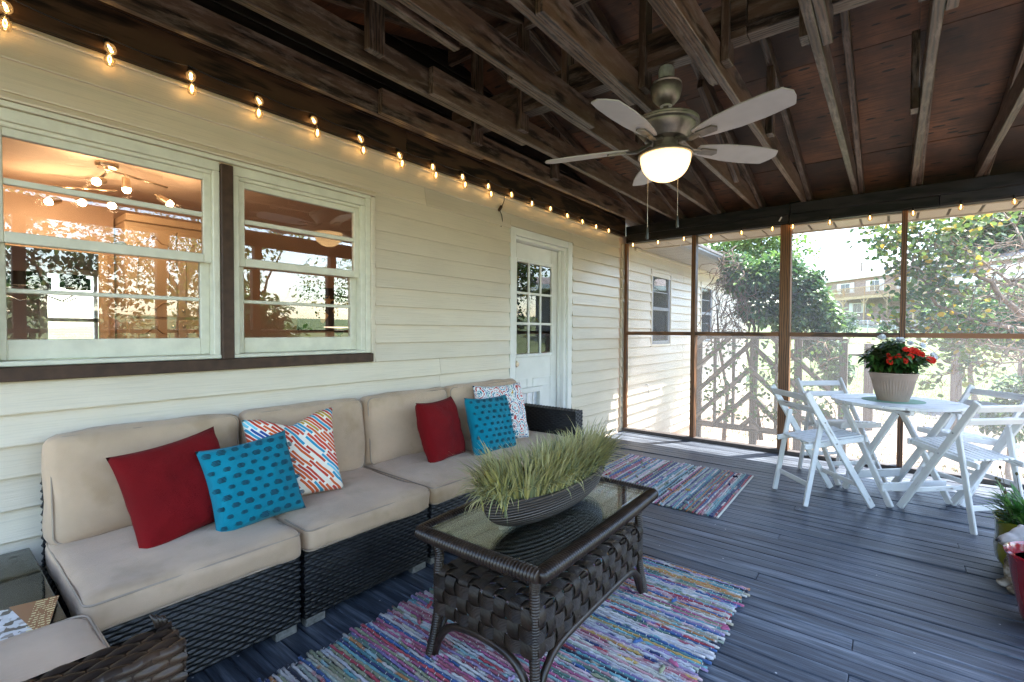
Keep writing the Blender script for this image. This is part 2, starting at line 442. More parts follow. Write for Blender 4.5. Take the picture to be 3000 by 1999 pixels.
# --- windows
def hbox(name, x0, x1, y0, y1, z0, z1, mt, parent, c=.003):
    o = MB().box(x0-(x0+x1)/2, x1-(x0+x1)/2, y0-(y0+y1)/2, y1-(y0+y1)/2, z0-(z0+z1)/2, z1-(z0+z1)/2, c).build(name, mt)
    off = Vector((0, 0, 0)); p = parent
    while p is not None: off += p.location; p = p.parent
    o.location = Vector(((x0+x1)/2, (y0+y1)/2, (z0+z1)/2))-off; o.parent = parent; return o
def part_empty(name, loc, parent):
    o = bpy.data.objects.new(name, None); link(o); o.parent = parent
    off = Vector((0, 0, 0)); p = parent
    while p is not None: off += p.location; p = p.parent
    o.location = Vector(loc)-off; return o
def double_hung(x0, x1, label):
    """two sashes of two panes each; x0..x1 is the outer frame"""
    w_ = part_empty('window', ((x0+x1)/2, WY, 1.0), house); w_['label'] = label
    y = WY
    hbox('frame', x0, x1, y-.012, y+.05, 1.955, 2.0, M_SASH, w_); hbox('frame', x0, x0+.030, y-.012, y+.05, 1.075, 1.954, M_SASH, w_)
    hbox('frame', x1-.030, x1, y-.012, y+.05, 1.075, 1.954, M_SASH, w_)
    hbox('blind_stop', x0+.031, x1-.031, y-.002, y+.02, 1.937, 1.954, M_SASH, w_)
    a, b = x0+.030, x1-.030
    # upper sash (outer plane)
    yu0, yu1 = y+.008, y+.036
    hbox('sash', a, a+.034, yu0, yu1, 1.515, 1.936, M_SASH, w_); hbox('sash', b-.034, b, yu0, yu1, 1.515, 1.936, M_SASH, w_)
    hbox('sash', a+.034, b-.034, yu0, yu1, 1.905, 1.936, M_SASH, w_); hbox('sash', a+.034, b-.034, yu0-.004, yu1, 1.515, 1.556, M_SASH, w_)
    hbox('muntin', a+.034, b-.034, yu0+.002, yu1-.004, 1.729, 1.752, M_SASH, w_)
    hbox('pane', a+.03, b-.03, y+.0225, y+.0226, 1.752, 1.908, M_GLASS, w_, 0); hbox('pane', a+.03, b-.03, y+.0225, y+.0226, 1.55, 1.729, M_GLASS, w_, 0)
    # lower sash (inner plane)
    yl0, yl1 = y+.038, y+.066
    hbox('sash', a, a+.040, yl0, yl1, 1.078, 1.550, M_SASH, w_); hbox('sash', b-.040, b, yl0, yl1, 1.078, 1.550, M_SASH, w_)
    hbox('sash', a+.040, b-.040, yl0, yl1, 1.518, 1.550, M_SASH, w_); hbox('sash', a+.040, b-.040, yl0, yl1, 1.078, 1.157, M_SASH, w_)
    hbox('muntin', a+.040, b-.040, yl0+.002, yl1-.004, 1.332, 1.349, M_SASH, w_)
    hbox('pane', a+.036, b-.036, y+.0525, y+.0526, 1.345, 1.522, M_GLASS, w_, 0); hbox('pane', a+.036, b-.036, y+.0525, y+.0526, 1.15, 1.334, M_GLASS, w_, 0)
    hbox('sill', x0, x1, y-.02, y+.066, 1.058, 1.0765, M_SASH, w_)
    # sash lock
    l = MB().lathe([(0, 0), (.018, 0), (.018, .008), (.008, .014), (0, .014)], 12).build('sash_lock', M_SASH, w_)
    l.location = Vector(((x0+x1)/2+.02, WY+.03, 1.556))-HO-w_.location
    return w_
double_hung(.150, .928, 'left window of the pair with kitchen lights behind it')
double_hung(.984, 1.735, 'right window of the pair with a dark sign behind it')
hbox('mullion', .929, .983, WY-.028, WY+.04, 1.045, 1.992, M_BROWN, house)
hbox('window_ledge', -.3, 1.772, WY-.045, WY+.03, 1.004, 1.056, M_BROWN, house)
hbox('casing', 1.736, 1.770, WY-.018, WY+.05, 1.057, 2.004, M_SASH, house); hbox('casing', 1.7705, 1.80, WY-.026, WY, .998, 2.02, M_SIDE, house)
hbox('casing', -.3, 1.770, WY-.020, WY+.05, 2.0045, 2.025, M_SASH, house); hbox('casing', -.3, .149, WY-.015, WY+.05, 1.057, 2.004, M_SASH, house)

# --- door: white, nine lights, pet flap
door = part_empty('door', (3.62, WY, 0), house); door['label'] = 'white door with nine small panes and a pet flap'
D0, D1, DY = 3.225, 4.045, WY+.075
hbox('casing', 3.146, 3.221, WY-.022, WY+.06, 0, 2.079, M_WHITE, door); hbox('casing', 4.063, 4.139, WY-.022, WY+.06, 0, 2.079, M_WHITE, door)
hbox('casing', 3.2215, 4.0625, WY-.020, WY+.06, 2.015, 2.079, M_WHITE, door)
hbox('jamb', 3.2215, 3.240, WY+.0, DY+.03, 0, 2.013, M_WHITE, door); hbox('jamb', 4.02, 4.0625, WY+.0, DY+.03, 0, 2.013, M_WHITE, door)
hbox('jamb', 3.241, 4.019, WY+.0, DY+.03, 1.985, 2.013, M_WHITE, door)
hbox('threshold', 3.222, 4.062, WY-.03, DY+.05, .001, .03, M_METAL, door)
hbox('stop', 4.000, 4.0195, WY+.04, DY-.006, .031, 1.984, M_WHITE, door)
gx0, gx1, gz0, gz1 = 3.345, 3.90, .985, 1.815
s0, s1 = 3.2425, 4.018
for nm, a in (('stile', (s0, gx0, .035, 1.98)), ('stile', (gx1, s1, .035, 1.98)), ('rail', (gx0+.0005, gx1-.0005, gz1, 1.98)), ('rail', (gx0+.0005, gx1-.0005, .676, gz0)), ('rail', (gx0+.0005, gx1-.0005, .035, .169)), ('door_skin', (3.7355, gx1-.0005, .1695, .6755))):
    hbox(nm, a[0], a[1], DY, DY+.042, a[2], a[3], M_WHITE, door)
for nm, a in (('light_frame', (gx0-.03, gx0, gz0-.03, gz1+.03)), ('light_frame', (gx1, gx1+.03, gz0-.03, gz1+.03)), ('light_frame', (gx0+.0003, gx1-.0003, gz1, gz1+.03)), ('light_frame', (gx0+.0003, gx1-.0003, gz0-.03, gz0))):
    hbox(nm, a[0], a[1], DY-.012, DY-.0005, a[2], a[3], M_WHITE, door, .004)
cw, ch = (gx1-gx0)/3, (gz1-gz0)/3
for i in (1, 2):
    hbox('muntin', gx0+cw*i-.011, gx0+cw*i+.011, DY-.010, DY+.012, gz0, gz1, M_WHITE, door, .004)
    hbox('muntin', gx0, gx1, DY-.0085, DY+.011, gz0+ch*i-.011, gz0+ch*i+.011, M_WHITE, door, .004)
for i in range(3):
    for j in range(3):
        hbox('pane', gx0+cw*i+.008, gx0+cw*(i+1)-.008, DY+.0015, DY+.0016, gz0+ch*j+.008, gz0+ch*(j+1)-.008, M_GLASS, door, 0)
# moulded panels and the pet flap
for a, b in ((3.30, 3.52), (3.60, 3.90)):
    for q in ((a, a+.012, .15, .76), (b-.012, b, .15, .76), (a+.0125, b-.0125, .748, .76)): hbox('moulding', q[0], q[1], DY-.006, DY-.0004, q[2], q[3], M_WHITE, door, .002)
fx0, fx1, fz0, fz1 = 3.345, 3.735, .17, .675
for q in ((fx0, fx0+.04, fz0, fz1), (fx1-.055, fx1, fz0, fz1), (fx0+.0405, fx1-.0555, fz1-.045, fz1), (fx0+.0405, fx1-.0555, fz0, fz0+.04)): hbox('flap_frame', q[0], q[1], DY-.03, DY+.04, q[2], q[3], M_WHITE, door)
M_FLAP = simple('clear_pet_flap', (.62, .66, .70), .12, .35, 9, spec=.8)
hbox('pet_flap', fx0+.042, fx1-.057, DY+.004, DY+.010, fz0+.045, fz1-.047, M_FLAP, door)
kn = MB().lathe([(0, 0), (.026, 0), (.026, .006), (.011, .010), (.011, .034), (.024, .042), (.029, .055), (.022, .068), (0, .072)], 20).build('door_knob', M_GOLD, door, True, 40)
kn.location = Vector((3.285, DY-.0004, .905))-HO-door.location; kn.rotation_euler = (R(90), 0, 0)
hbox('door_back', gx0-.0, gx1, DY+.15, DY+.16, .1, 2.0, simple('hall_wall', (.30, .20, .12), .7), house)

# --- windows of the wing outside the porch
M_ALU = simple('grey_window_frame', (.24, .25, .27), .4, .06)
M_BLIND = simple('white_blind', (.6, .62, .63), .6, .05)
for x0, x1, lb in ((6.142, 6.873, 'grey framed window just outside the screen'), (8.242, 8.918, 'grey framed window half hidden by the vine')):
    wn = part_empty('window', ((x0+x1)/2, WY, 1.0), house); wn['label'] = lb
    for q in ((x0, x0+.03, .99, 2.03), (x1-.03, x1, .99, 2.03), (x0+.0305, x1-.0305, 2.0, 2.03), (x0+.0305, x1-.0305, .99, 1.02)): hbox('casing', q[0], q[1], WY-.03, WY+.03, q[2], q[3], M_SIDE, wn)
    for q in ((x0+.031, x0+.085, 1.021, 1.999), (x1-.085, x1-.031, 1.021, 1.999), (x0+.0855, x1-.0855, 1.955, 1.999), (x0+.0855, x1-.0855, 1.021, 1.065), (x0+.0855, x1-.0855, 1.485, 1.53)): hbox('sash', q[0], q[1], WY-.018, WY+.025, q[2], q[3], M_ALU, wn)
    hbox('muntin', x0+.086, x1-.086, WY-.006, WY+.006, 1.73, 1.745, M_ALU, wn)
    hbox('pane', x0+.08, x1-.08, WY+.004, WY+.0041, 1.53, 1.957, M_GLASS, wn, 0); hbox('pane', x0+.08, x1-.08, WY+.004, WY+.0041, 1.06, 1.487, M_GLASS, wn, 0)
    for i in range(30): hbox('blind_slat', x0+.09, x1-.09, WY+.05, WY+.07, 1.06+i*.03, 1.062+i*.03, M_BLIND, wn, 0)
    hbox('room_shade_sheet', x0-.05, x1+.05, WY+.25, WY+.26, .9, 2.1, M_BLACK, wn, 0)  # black sheet standing in for the shade of the unlit room
# eave of the wing: soffit, frieze, gutter
MS2 = simple('grey_soffit', (.36, .34, .32), .5, .08)
for i in range(26):
    xa = 5.80+i*.22; hbox('soffit_panel', xa, xa+.216, 2.10, WY-.02, 2.232, 2.240, MS2, house, .002)
hbox('frieze', 5.27, 11.5, WY-.022, WY, 2.135, 2.231, M_SIDE, house)
hbox('frieze_moulding', 5.60, 11.5, WY-.050, WY-.0225, 2.195, 2.231, M_SIDE, house)
MG = simple('grey_gutter', (.27, .27, .28), .4, .08)
gut = MB(); prof = [(2.10, 2.235), (2.02, 2.235), (1.985, 2.27), (1.98, 2.34), (2.0, 2.345), (2.0, 2.28), (2.03, 2.25), (2.10, 2.25)]
n = len(prof)
for xx in (5.80, 11.5): gut.v += [(xx, a, b) for a, b in prof]
gut.f += [(i, (i+1) % n, n+(i+1) % n, n+i) for i in range(n)]; gut.mi = [0]*len(gut.f)
hp(gut.build('gutter', MG))
M_SHING = simple('grey_shingle', (.13, .12, .115), .9, .4, 40, bstr=.4)
rf = MB(); rf.v = [(5.7, 1.97, 2.33), (11.6, 1.97, 2.33), (11.6, 5.5, 3.6), (5.7, 5.5, 3.6), (5.7, 1.97, 2.30), (11.6, 1.97, 2.30), (11.6, 5.5, 3.57), (5.7, 5.5, 3.57)]
rf.f = [(0, 1, 2, 3), (7, 6, 5, 4), (0, 4, 5, 1), (1, 5, 6, 2), (2, 6, 7, 3), (3, 7, 4, 0)]; rf.mi = [0]*6
hp(rf.build('roof', M_SHING))
# a hose hook and bent wire on the outer wall
hk = MB().tube([(6.0, WY-.02, .50), (6.0, WY-.05, .50), (6.0, WY-.06, .40), (6.03, WY-.07, .345), (6.2, WY-.07, .33), (6.38, WY-.07, .335), (6.40, WY-.07, .42)], .006, 6).build('hose_hook', M_METAL, None, True)
hp(hk)

# ------------------------------------------------------------------ rooms seen through the glass
def room(name, x0, x1, y0, y1, z0, z1, mt): return wallbox(x0, x1, z0, z1, name, mt, y0, y1)
room('interior_ceiling', -2.6, 4.6, 2.65, 8.3, 2.35, 2.40, M_CEIL)
room('interior_floor', -2.6, 4.6, 2.65, 8.3, -.05, 0, M_MAUVE)
room('interior_wall', 4.14, 4.20, 2.65, 5.4, 0, 2.35, M_PINK)
room('interior_wall', -2.6, -2.5, 2.65, 8.3, 0, 2.35, M_PINK)
room('interior_wall', 1.02, 1.10, 5.30, 5.36, 0, 2.35, M_PINK)
room('interior_wall', -2.5, 1.02, 5.30, 5.36, 1.86, 2.35, M_PINK)
room('interior_wall', 1.10, 4.14, 5.40, 5.46, 0, 2.35, M_PINK)
room('opening_trim', -2.5, 1.02, 5.27, 5.295, 1.83, 1.90, M_CAB)
room('opening_trim', .99, 1.05, 5.265, 5.2945, 0, 1.829, M_CAB)
room('interior_wall', 4.5, 4.6, 5.46, 8.2, 0, 2.35, M_MAUVE)
# dining room end wall with its window
room('interior_wall', -2.5, 1.0, 8.1, 8.2, 0, 2.35, M_MAUVE); room('interior_wall', 1.75, 4.5, 8.1, 8.2, 0, 2.35, M_MAUVE)
room('interior_wall', 1.0, 1.75, 8.1, 8.2, 1.90, 2.35, M_MAUVE); room('interior_wall', 1.0, 1.75, 8.1, 8.2, 0, .75, M_MAUVE)
iw = part_empty('interior_window', (1.375, 8.1, .75), house)
for q in ((.96, 1.03, .72, 1.94), (1.72, 1.79, .72, 1.94), (1.031, 1.719, 1.87, 1.94), (1.031, 1.719, .72, .79), (1.031, 1.719, 1.28, 1.33), (1.46, 1.50, .79, 1.87)): hbox('frame', q[0], q[1], 8.04, 8.11, q[2], q[3], M_WHITE, iw)
for i in range(34): hbox('blind_slat', 1.04, 1.71, 8.02, 8.035, .80+i*.032, .802+i*.032, M_WHITE, iw, 0)
# ------------------------------------------------------------------ porch frame and roof
porch = thing('screened_porch', 'dark stained timber porch roof with posts, rails and insect screens', 'porch')
JZ0, JZ1 = 2.432, 2.572
JY = [2.30, 1.905, 1.49, 1.09, .68, .28, -.115, -.515, -.92]
lap_side = [1, 1, -1, 1, 1, -1, -1, 1, -1]
rp = random.Random(11)
SL = .235; XR = 2.44; XE = 5.80
def zr(x): return 2.452 + SL*(EX-x) if x >= XR else 2.452 + SL*(EX-XR) - SL*(XR-x)
for i, y in enumerate(JY):
    s = lap_side[i]; jz = (JZ0+JZ1)/2 + rp.uniform(-.006, .006)
    member('joist', (1.75+rp.uniform(-.3, .1), y, jz), (5.40, y, jz), .038, .14, M_STAIN, porch)
    member('joist', (XL+.02, y+.040*s, jz+.002), (2.50+rp.uniform(-.08, .10), y+.040*s, jz+.002), .038, .14, M_STAIN, porch)
    yr = y-.042
    member('rafter', (XE-.02, yr, zr(XE)+.045), (XR+.02, yr, zr(XR)+.045), .038, .09, M_STAIN, porch)
    member('rafter', (XL-.1, yr, zr(XL-.1)+.045), (XR-.02, yr, zr(XR)+.045), .038, .09, M_STAIN, porch)
    yw = y+.040*(-s)
    # webs between joist and rafter
    for xw, lean in ((2.44, 0),)+(((1.45+rp.uniform(-.15, .15), 0),) if i % 2 else ((3.42+rp.uniform(-.15, .15), 0),)):
        member('web', (xw, yw, JZ0+.02+rp.random()*.05), (xw+lean, yw, zr(xw)+.03), .088, .038, M_STAIN, porch, up=(0, 1, 0))
    member('web', (3.35, yw-.002, zr(3.35)-.02), (4.35, yw-.002, JZ0+.06), .038, .088, M_STAIN, porch) if i == 3 else None
    # short scab blocks nailed to the joists
    xb = 1.05+rp.random()*.9
    member('block', (xb, y-.042*s if xb < 1.7 else y+.04*s, jz), (xb+.30+rp.random()*.3, y-.042*s if xb < 1.7 else y+.04*s, jz), .036, .12, M_STAIN, porch) if i in (1, 2, 4) else None
for j, (x0, x1) in enumerate(((YO+.05, .55), (.552, 2.49))):
    member('strongback', (2.465, x0, 2.592), (2.465, x1, 2.592), .09, .038, M_STAIN, porch)
    member('strongback', (2.44, x0, 2.682), (2.44, x1, 2.682), .038, .14, M_STAIN, porch)
member('ridge_board', (XR, YO-.2, zr(XR)+.06), (XR, 2.53, zr(XR)+.06), .038, .16, M_STAIN, porch)
# plywood deck of the roof
for side in (1, -1):
    ya = YO-.25
    for r_ in range(3):
        yb = min(ya+1.34, 2.545)
        for k in range(3):
            d0, d1 = k*1.205, min((k+1)*1.2, 3.42)
            xa, xb = XR+side*d0, XR+side*d1
            za, zb = zr(XR)-SL*d0+.092, zr(XR)-SL*d1+.092
            c = Vector(((xa+xb)/2, (ya+yb)/2, (za+zb)/2+.008)); L = math.hypot(xb-xa, zb-za)
            me = MB().box(-L/2, L/2, -(yb-ya)/2+.001, (yb-ya)/2-.001, -.007, .007).mesh('roof_panel')
            put('roof_panel', me, M_PLY, porch, loc=c, rot=(0, math.atan(SL)*side, 0))
        ya = yb
for side in (1, -1):
    x0 = XR; x1 = XR+side*3.46
    m = MB(); a, b = zr(XR)+.125, zr(XR)-SL*3.46+.125
    m.v = [(x0, YO-.27, a), (x1, YO-.27, b), (x1, 2.6, b), (x0, 2.6, a), (x0, YO-.27, a+.02), (x1, YO-.27, b+.02), (x1, 2.6, b+.02), (x0, 2.6, a+.02)]
    m.f = [(0, 1, 2, 3), (7, 6, 5, 4), (0, 4, 5, 1), (1, 5, 6, 2), (2, 6, 7, 3), (3, 7, 4, 0)]; m.mi = [0]*6
    m.build('shingle_sheet', M_SHING, porch)
# ledger on the house wall
member('ledger', (XL, WY-.032, 2.405), (2.02, WY-.032, 2.405), .038, .178, M_LEDGER, porch)
member('ledger', (2.022, WY-.032, 2.405), (EX, WY-.032, 2.405), .038, .178, M_LEDGER, porch)
member('nailer', (XL, WY-.022, 2.515), (EX, WY-.022, 2.515), .055, .038, M_LEDGER, porch)
# end beam in pieces
def cuts(seq): return list(zip(seq[:-1], seq[1:]))
for ya, yb in cuts([WY-.055, .79, YO]):
    member('beam', (EX+.024, ya, 2.382), (EX+.024, yb+.003, 2.382), .048, .099, M_STAIN2, porch)
for ya, yb in cuts([WY-.055, .80, -.285, YO]):
    member('beam', (EX+.032, ya, 2.2855), (EX+.032, yb+.004, 2.2855), .050, .092, M_STAIN2, porch)
member('beam', (EX+.081, WY-.05, 2.335), (EX+.081, YO, 2.335), .040, .19, M_STAIN2, porch)
# outer side beam and left side beam
member('beam', (XL, YO+.03, 2.335), (EX+.1, YO+.03, 2.335), .06, .19, M_STAIN2, porch)
member('beam', (XL+.03, YO+.062, 2.335), (XL+.03, WY-.06, 2.335), .06, .19, M_STAIN2, porch)
def post(x, y, wx, wy, z0=.041, z1=2.238):
    return member('post', (x, y, z0), (x, y, z1), wy, wx, M_POST, porch, up=(1, 0, 0))
post(EX+.045, 2.497, .05, .036); post(EX+.045, 1.70, .085, .045); post(EX+.050, .826, .095, .092); post(EX+.045, -.066, .085, .040); post(EX+.05, -.95, .09, .045); post(EX+.05, YO+.03, .09, .088)
ry = [2.479, 1.7235, .873, -.045, -.926]
for ya, yb in (((2.478, 1.7235)), (1.6765, .873), (.779, -.0455), (-.0865, -.926)):
    member('rail', (EX+.043, ya, 1.174), (EX+.043, yb, 1.174), .075, .040, M_POST, porch)
member('sill', (EX+.045, WY-.03, .0205), (EX+.045, YO, .0205), .088, .040, simple('dark_sill', (.05, .042, .04), .6, .25, 30), porch)
sxs = [-.5, .62, 1.72, 2.72, 3.75, 4.6]
for xx in sxs: post(xx, YO+.03, .09, .088)
post(XL+.03, .4, .088, .09); post(XL+.03, 1.5, .088, .09)
for xa, xb in cuts(sxs+[EX]): member('rail', (xa+.046, YO+.03, 1.174), (xb-.046, YO+.03, 1.174), .075, .040, M_POST, porch)
member('sill', (XL, YO+.03, .0205), (EX, YO+.03, .0205), .088, .040, MATS['dark_sill'], porch)
# insect screens: a fine grey mesh, half see-through
def screen_mat(name, dens, col):
    t = NT(name); tr = t.n('BsdfTransparent'); df = t.n('BsdfDiffuse'); df.inputs[0].default_value = (*col, 1)
    tl = t.n('BsdfTranslucent'); tl.inputs[0].default_value = (*col, 1)
    a = t.n('AddShader'); m0 = t.n('MixShader'); m0.inputs[0].default_value = .45; t.l(df.outputs[0], m0.inputs[1]); t.l(tl.outputs[0], m0.inputs[2])
    tc = t.n('TexCoord'); n1 = t.noise(tc.outputs['Object'], 2.5, 3)
    f = t.math('MULTIPLY', t.math('ADD', t.math('MULTIPLY', n1, .5), .75), dens)
    mx = t.n('MixShader'); t.l(f, mx.inputs[0]); t.l(tr.outputs[0], mx.inputs[1]); t.l(m0.outputs[0], mx.inputs[2]); t.surf(mx.outputs[0]); return t.m
M_SCR = screen_mat('insect_screen', .16, (.60, .60, .61))
def screen(p0, p1, z0, z1, mt):
    p0, p1 = Vector(p0), Vector(p1); m = MB()
    m.v = [(p0.x, p0.y, z0), (p1.x, p1.y, z0), (p1.x, p1.y, z1), (p0.x, p0.y, z1)]; m.f = [(0, 1, 2, 3)]; m.mi = [0]
    m.build('insect_screen', mt, porch)
for ya, yb in ((2.478, 1.7235), (1.6765, .873), (.779, -.0455), (-.0865, -.926)):
    screen((EX+.088, ya, 0), (EX+.088, yb, 0), 1.1935, 2.25, M_SCR); screen((EX+.086, ya, 0), (EX+.086, yb, 0), .042, 1.193, M_SCR)
# outside eave of the porch: vented soffit panels and fascia
for i in range(18):
    yy = 2.50-i*.205
    if yy < YO-.1: break
    member('soffit_panel', (EX+.103, yy-.095, 2.245), (XE-.03, yy-.095, 2.245), .185, .010, M_SOFFIT, porch, .003)
    member('soffit_groove', (EX+.103, yy+.005, 2.253), (XE-.03, yy+.005, 2.253), .020, .006, M_BROWN, porch, 0)
member('fascia', (XE, 2.0, 2.30), (XE, YO-.25, 2.30), .030, .145, M_SOFFIT, porch)
member('fascia', (XE, 2.02, 2.30), (XE-.02, 2.5, 2.30), .030, .145, M_SOFFIT, porch)
member('soffit_trim', (EX+.112, 2.45, 2.238), (EX+.112, YO, 2.238), .016, .014, M_SOFFIT, porch)
# fan box, bolt and small cable clip
clip = member('cable_clip', (EX-.006, .885, 2.275), (EX-.006, .862, 2.315), .02, .010, M_WHITE, porch)
# ------------------------------------------------------------------ ceiling fan
M_PEWTER = simple('antique_pewter', (.20, .18, .155), .42, .2, 30, metal=.7, bstr=.05)
M_BLADE = simple('silver_fan_blade', (.42, .41, .42), .42, .06, 12)
M_PVC = simple('pale_green_fitting', (.30, .34, .28), .5, .3, 25)
FX, FY = 2.466, .945
fan = thing('ceiling_fan', 'five blade pewter ceiling fan with a lit glass bowl under the joists', 'ceiling fan', (FX, FY, 1.985))
def fz(z): return z-1.985
MB().lathe([(.036, fz(2.495)), (.040, fz(2.50)), (.040, fz(2.556)), (.034, fz(2.573))], 10).build('mounting_box', M_PVC, fan, True, 30)
MB().lathe([(.022, fz(2.375)), (.045, fz(2.383)), (.068, fz(2.41)), (.078, fz(2.445)), (.080, fz(2.468)), (.074, fz(2.477)), (.078, fz(2.484)), (.070, fz(2.494)), (.02, fz(2.497))], 36).build('canopy', M_PEWTER, fan, True, 50)
MB().lathe([(.030, fz(2.3735)), (.030, fz(2.371)), (.014, fz(2.371)), (.014, fz(2.3735))], 24, closed=True).build('canopy_ring', M_WHITE, fan, True, 30)
MB().lathe([(.0125, fz(2.31)), (.0125, fz(2.372))], 14).build('downrod', M_PEWTER, fan, True, 30)
MB().lathe([(.055, fz(2.305)), (.050, fz(2.316)), (.028, fz(2.330)), (.018, fz(2.345)), (.0135, fz(2.345))], 24).build('yoke_cover', M_PEWTER, fan, True, 40)
MB().lathe([(.06, fz(2.192)), (.105, fz(2.197)), (.128, fz(2.225)), (.150, fz(2.250)), (.152, fz(2.262)), (.166, fz(2.267)), (.169, fz(2.275)), (.163, fz(2.281)), (.165, fz(2.288)), (.156, fz(2.296)), (.120, fz(2.304)), (.05, fz(2.308))], 48).build('motor_housing', M_PEWTER, fan, True, 40)
MB().lathe([(.05, fz(2.128)), (.078, fz(2.131)), (.078, fz(2.152)), (.062, fz(2.16)), (.062, fz(2.191))], 36).build('light_fitter', M_PEWTER, fan, True, 40)
MB().lathe([(.05, fz(2.122)), (.137, fz(2.122)), (.140, fz(2.116)), (.139, fz(2.110)), (.134, fz(2.110)), (.05, fz(2.1275))], 48, closed=True).build('bowl_rim', M_PEWTER, fan, True, 40)
def bowl_mat():
    t = NT('frosted_lit_glass'); a = t.n('BsdfTranslucent'); a.inputs[0].default_value = (1, .84, .60, 1)
    d = t.n('BsdfDiffuse'); d.inputs[0].default_value = (.85, .70, .46, 1); e = t.n('Emission'); e.inputs[0].default_value = (1, .76, .46, 1); e.inputs[1].default_value = .085
    m1 = t.n('MixShader'); m1.inputs[0].default_value = .7; t.l(d.outputs[0], m1.inputs[1]); t.l(a.outputs[0], m1.inputs[2])
    ad = t.n('AddShader'); t.l(m1.outputs[0], ad.inputs[0]); t.l(e.outputs[0], ad.inputs[1]); t.surf(ad.outputs[0]); return t.m
prof = [(.127*math.sqrt(max(0, 1-(1-i/14)**2.0)), -.0+.125*(i/14)**1.15) for i in range(15)]
MB().lathe(prof, 48).build('glass_bowl', bowl_mat(), fan, True, 60)
pl = bpy.data.lights.new('fan_lamp', 'POINT'); pl.energy = .16; pl.color = (1, .74, .42); pl.shadow_soft_size = .03
lo = bpy.data.objects.new('fan_lamp', pl); link(lo); lo.parent = fan; lo.location = (0, 0, fz(2.09))
# blades
outl = [(.185, -.036), (.23, -.050), (.33, -.069), (.46, -.077), (.57, -.074), (.640, -.064), (.664, -.020), (.655, .02), (.632, .062), (.622, .066), (.50, .077), (.38, .074), (.27, .058), (.21, .044), (.185, .036)]
bl = MB().prism(outl, -.003, .003).mesh('blade')
iron = MB()
iron.prism([(.20, -.024), (.29, -.024), (.305, 0), (.29, .024), (.20, .024)], -.012, -.0034)
arm_pts = [(.07, 0, .022), (.11, 0, .006), (.15, 0, -.012), (.21, 0, -.008)]
iron.tube(arm_pts, [.018, .022, .020, .016], 8, flat=.45)
irm = iron.mesh('blade_iron')
for k in range(5):
    a = R(34+72*k)
    rt = Matrix.Rotation(a, 4, 'Z') @ Matrix.Translation((0, 0, fz(2.166))) @ Matrix.Rotation(R(-12), 4, 'X')
    put('blade', bl, M_BLADE, fan, mat=rt); put('blade_iron', irm, M_PEWTER, fan, mat=rt)
for dx, dy, zb in ((-.045, .075, 1.745), (.02, -.060, 1.80)):
    c = Vector((dx, dy, 0))*1.0
    pts = [c+Vector((0, 0, fz(2.13-i*(2.13-zb)/40))) for i in range(41)]
    ch = MB()
    ch.tube(pts, .0012, 5)
    for p in pts[2::1]: ch.lathe([(0, -.0022), (.0021, 0), (0, .0022)], 5, p)
    ch.build('pull_chain', M_GOLD, fan, True)
    MB().lathe([(0, -.062), (.007, -.060), (.0085, -.05), (.0045, -.008), (.002, 0)], 12, pts[-1]).build('pull_knob', simple('dark_green_pull', (.03, .035, .03), .35), fan, True, 40)

# ------------------------------------------------------------------ string lights
def bulb_glass():
    t = NT('amber_bulb_glass'); fr = t.n('Fresnel'); fr.inputs['IOR'].default_value = 1.5
    tr = t.n('BsdfTransparent'); tr.inputs[0].default_value = (1, .86, .62, 1); gl = t.n('BsdfGlossy'); gl.inputs['Roughness'].default_value = .03
    em = t.n('Emission'); em.inputs[0].default_value = (1, .55, .2, 1); em.inputs[1].default_value = .016
    mx = t.n('MixShader'); t.l(t.math('MULTIPLY', fr.outputs[0], 1.6), mx.inputs[0]); t.l(tr.outputs[0], mx.inputs[1]); t.l(gl.outputs[0], mx.inputs[2])
    ad = t.n('AddShader'); t.l(mx.outputs[0], ad.inputs[0]); t.l(em.outputs[0], ad.inputs[1]); t.surf(ad.outputs[0]); return t.m
M_BULB = bulb_glass(); M_FIL = emit('glowing_filament', (1, .62, .25), 3.5)
r_ = .0185
me_bulb = MB().lathe([(0, -.044), (.008, -.043), (.0155, -.038), (r_, -.026), (.0195, -.016), (.014, -.006), (.0105, .002), (.0105, .006)], 16).mesh('bulb', True, 60)
me_sock = MB().lathe([(.0098, .002), (.0098, .024), (.007, .032), (.004, .034)], 12).mesh('socket', True, 30)
fl = MB()
for s_ in (-1, 1): fl.tube([(s_*.002, 0, 0), (s_*.005, 0, -.014), (s_*.003, 0, -.026)], .0016, 5)
fl.tube([(-.003, 0, -.026), (0, 0, -.030), (.003, 0, -.026)], .0016, 5)
me_fil = fl.mesh('filament')
bl_light = bpy.data.lights.new('bulb_glow', 'POINT'); bl_light.energy = .011; bl_light.color = (1, .62, .30); bl_light.shadow_soft_size = .008
M_WIRE = simple('black_cable', (.01, .01, .01), .45)
def bulb_at(par, loc, tilt, rz, light=True):
    b = put('bulb', me_bulb, M_BULB, par); b.location = Vector(loc)-par.location; b.rotation_euler = (tilt, 0, rz)
    put('socket', me_sock, M_WIRE, b); put('filament', me_fil, M_FIL, b)
    if light:
        l = bpy.data.objects.new('bulb_glow', bl_light); link(l); l.parent = b; l.location = (0, 0, -.022)
rs = random.Random(5)
sA = thing('string_lights', 'lit string of round bulbs along the ledger above the windows', 'string lights', (2.5, WY-.05, 2.34), 0, 'string lights')
xs = [-.07+.2877*k for k in range(18)]
sock = []
for i, x in enumerate(xs):
    y = WY-.062; z = 2.345+rs.uniform(-.010, .006)-.014*(x > 1.9)
    bulb_at(sA, (x, y-.006, z), R(-38+rs.uniform(-8, 8)) if x < 1.95 else R(rs.uniform(-12, 5)), R(rs.uniform(-20, 20)), x > -.1); sock.append((x, y, z+.032))
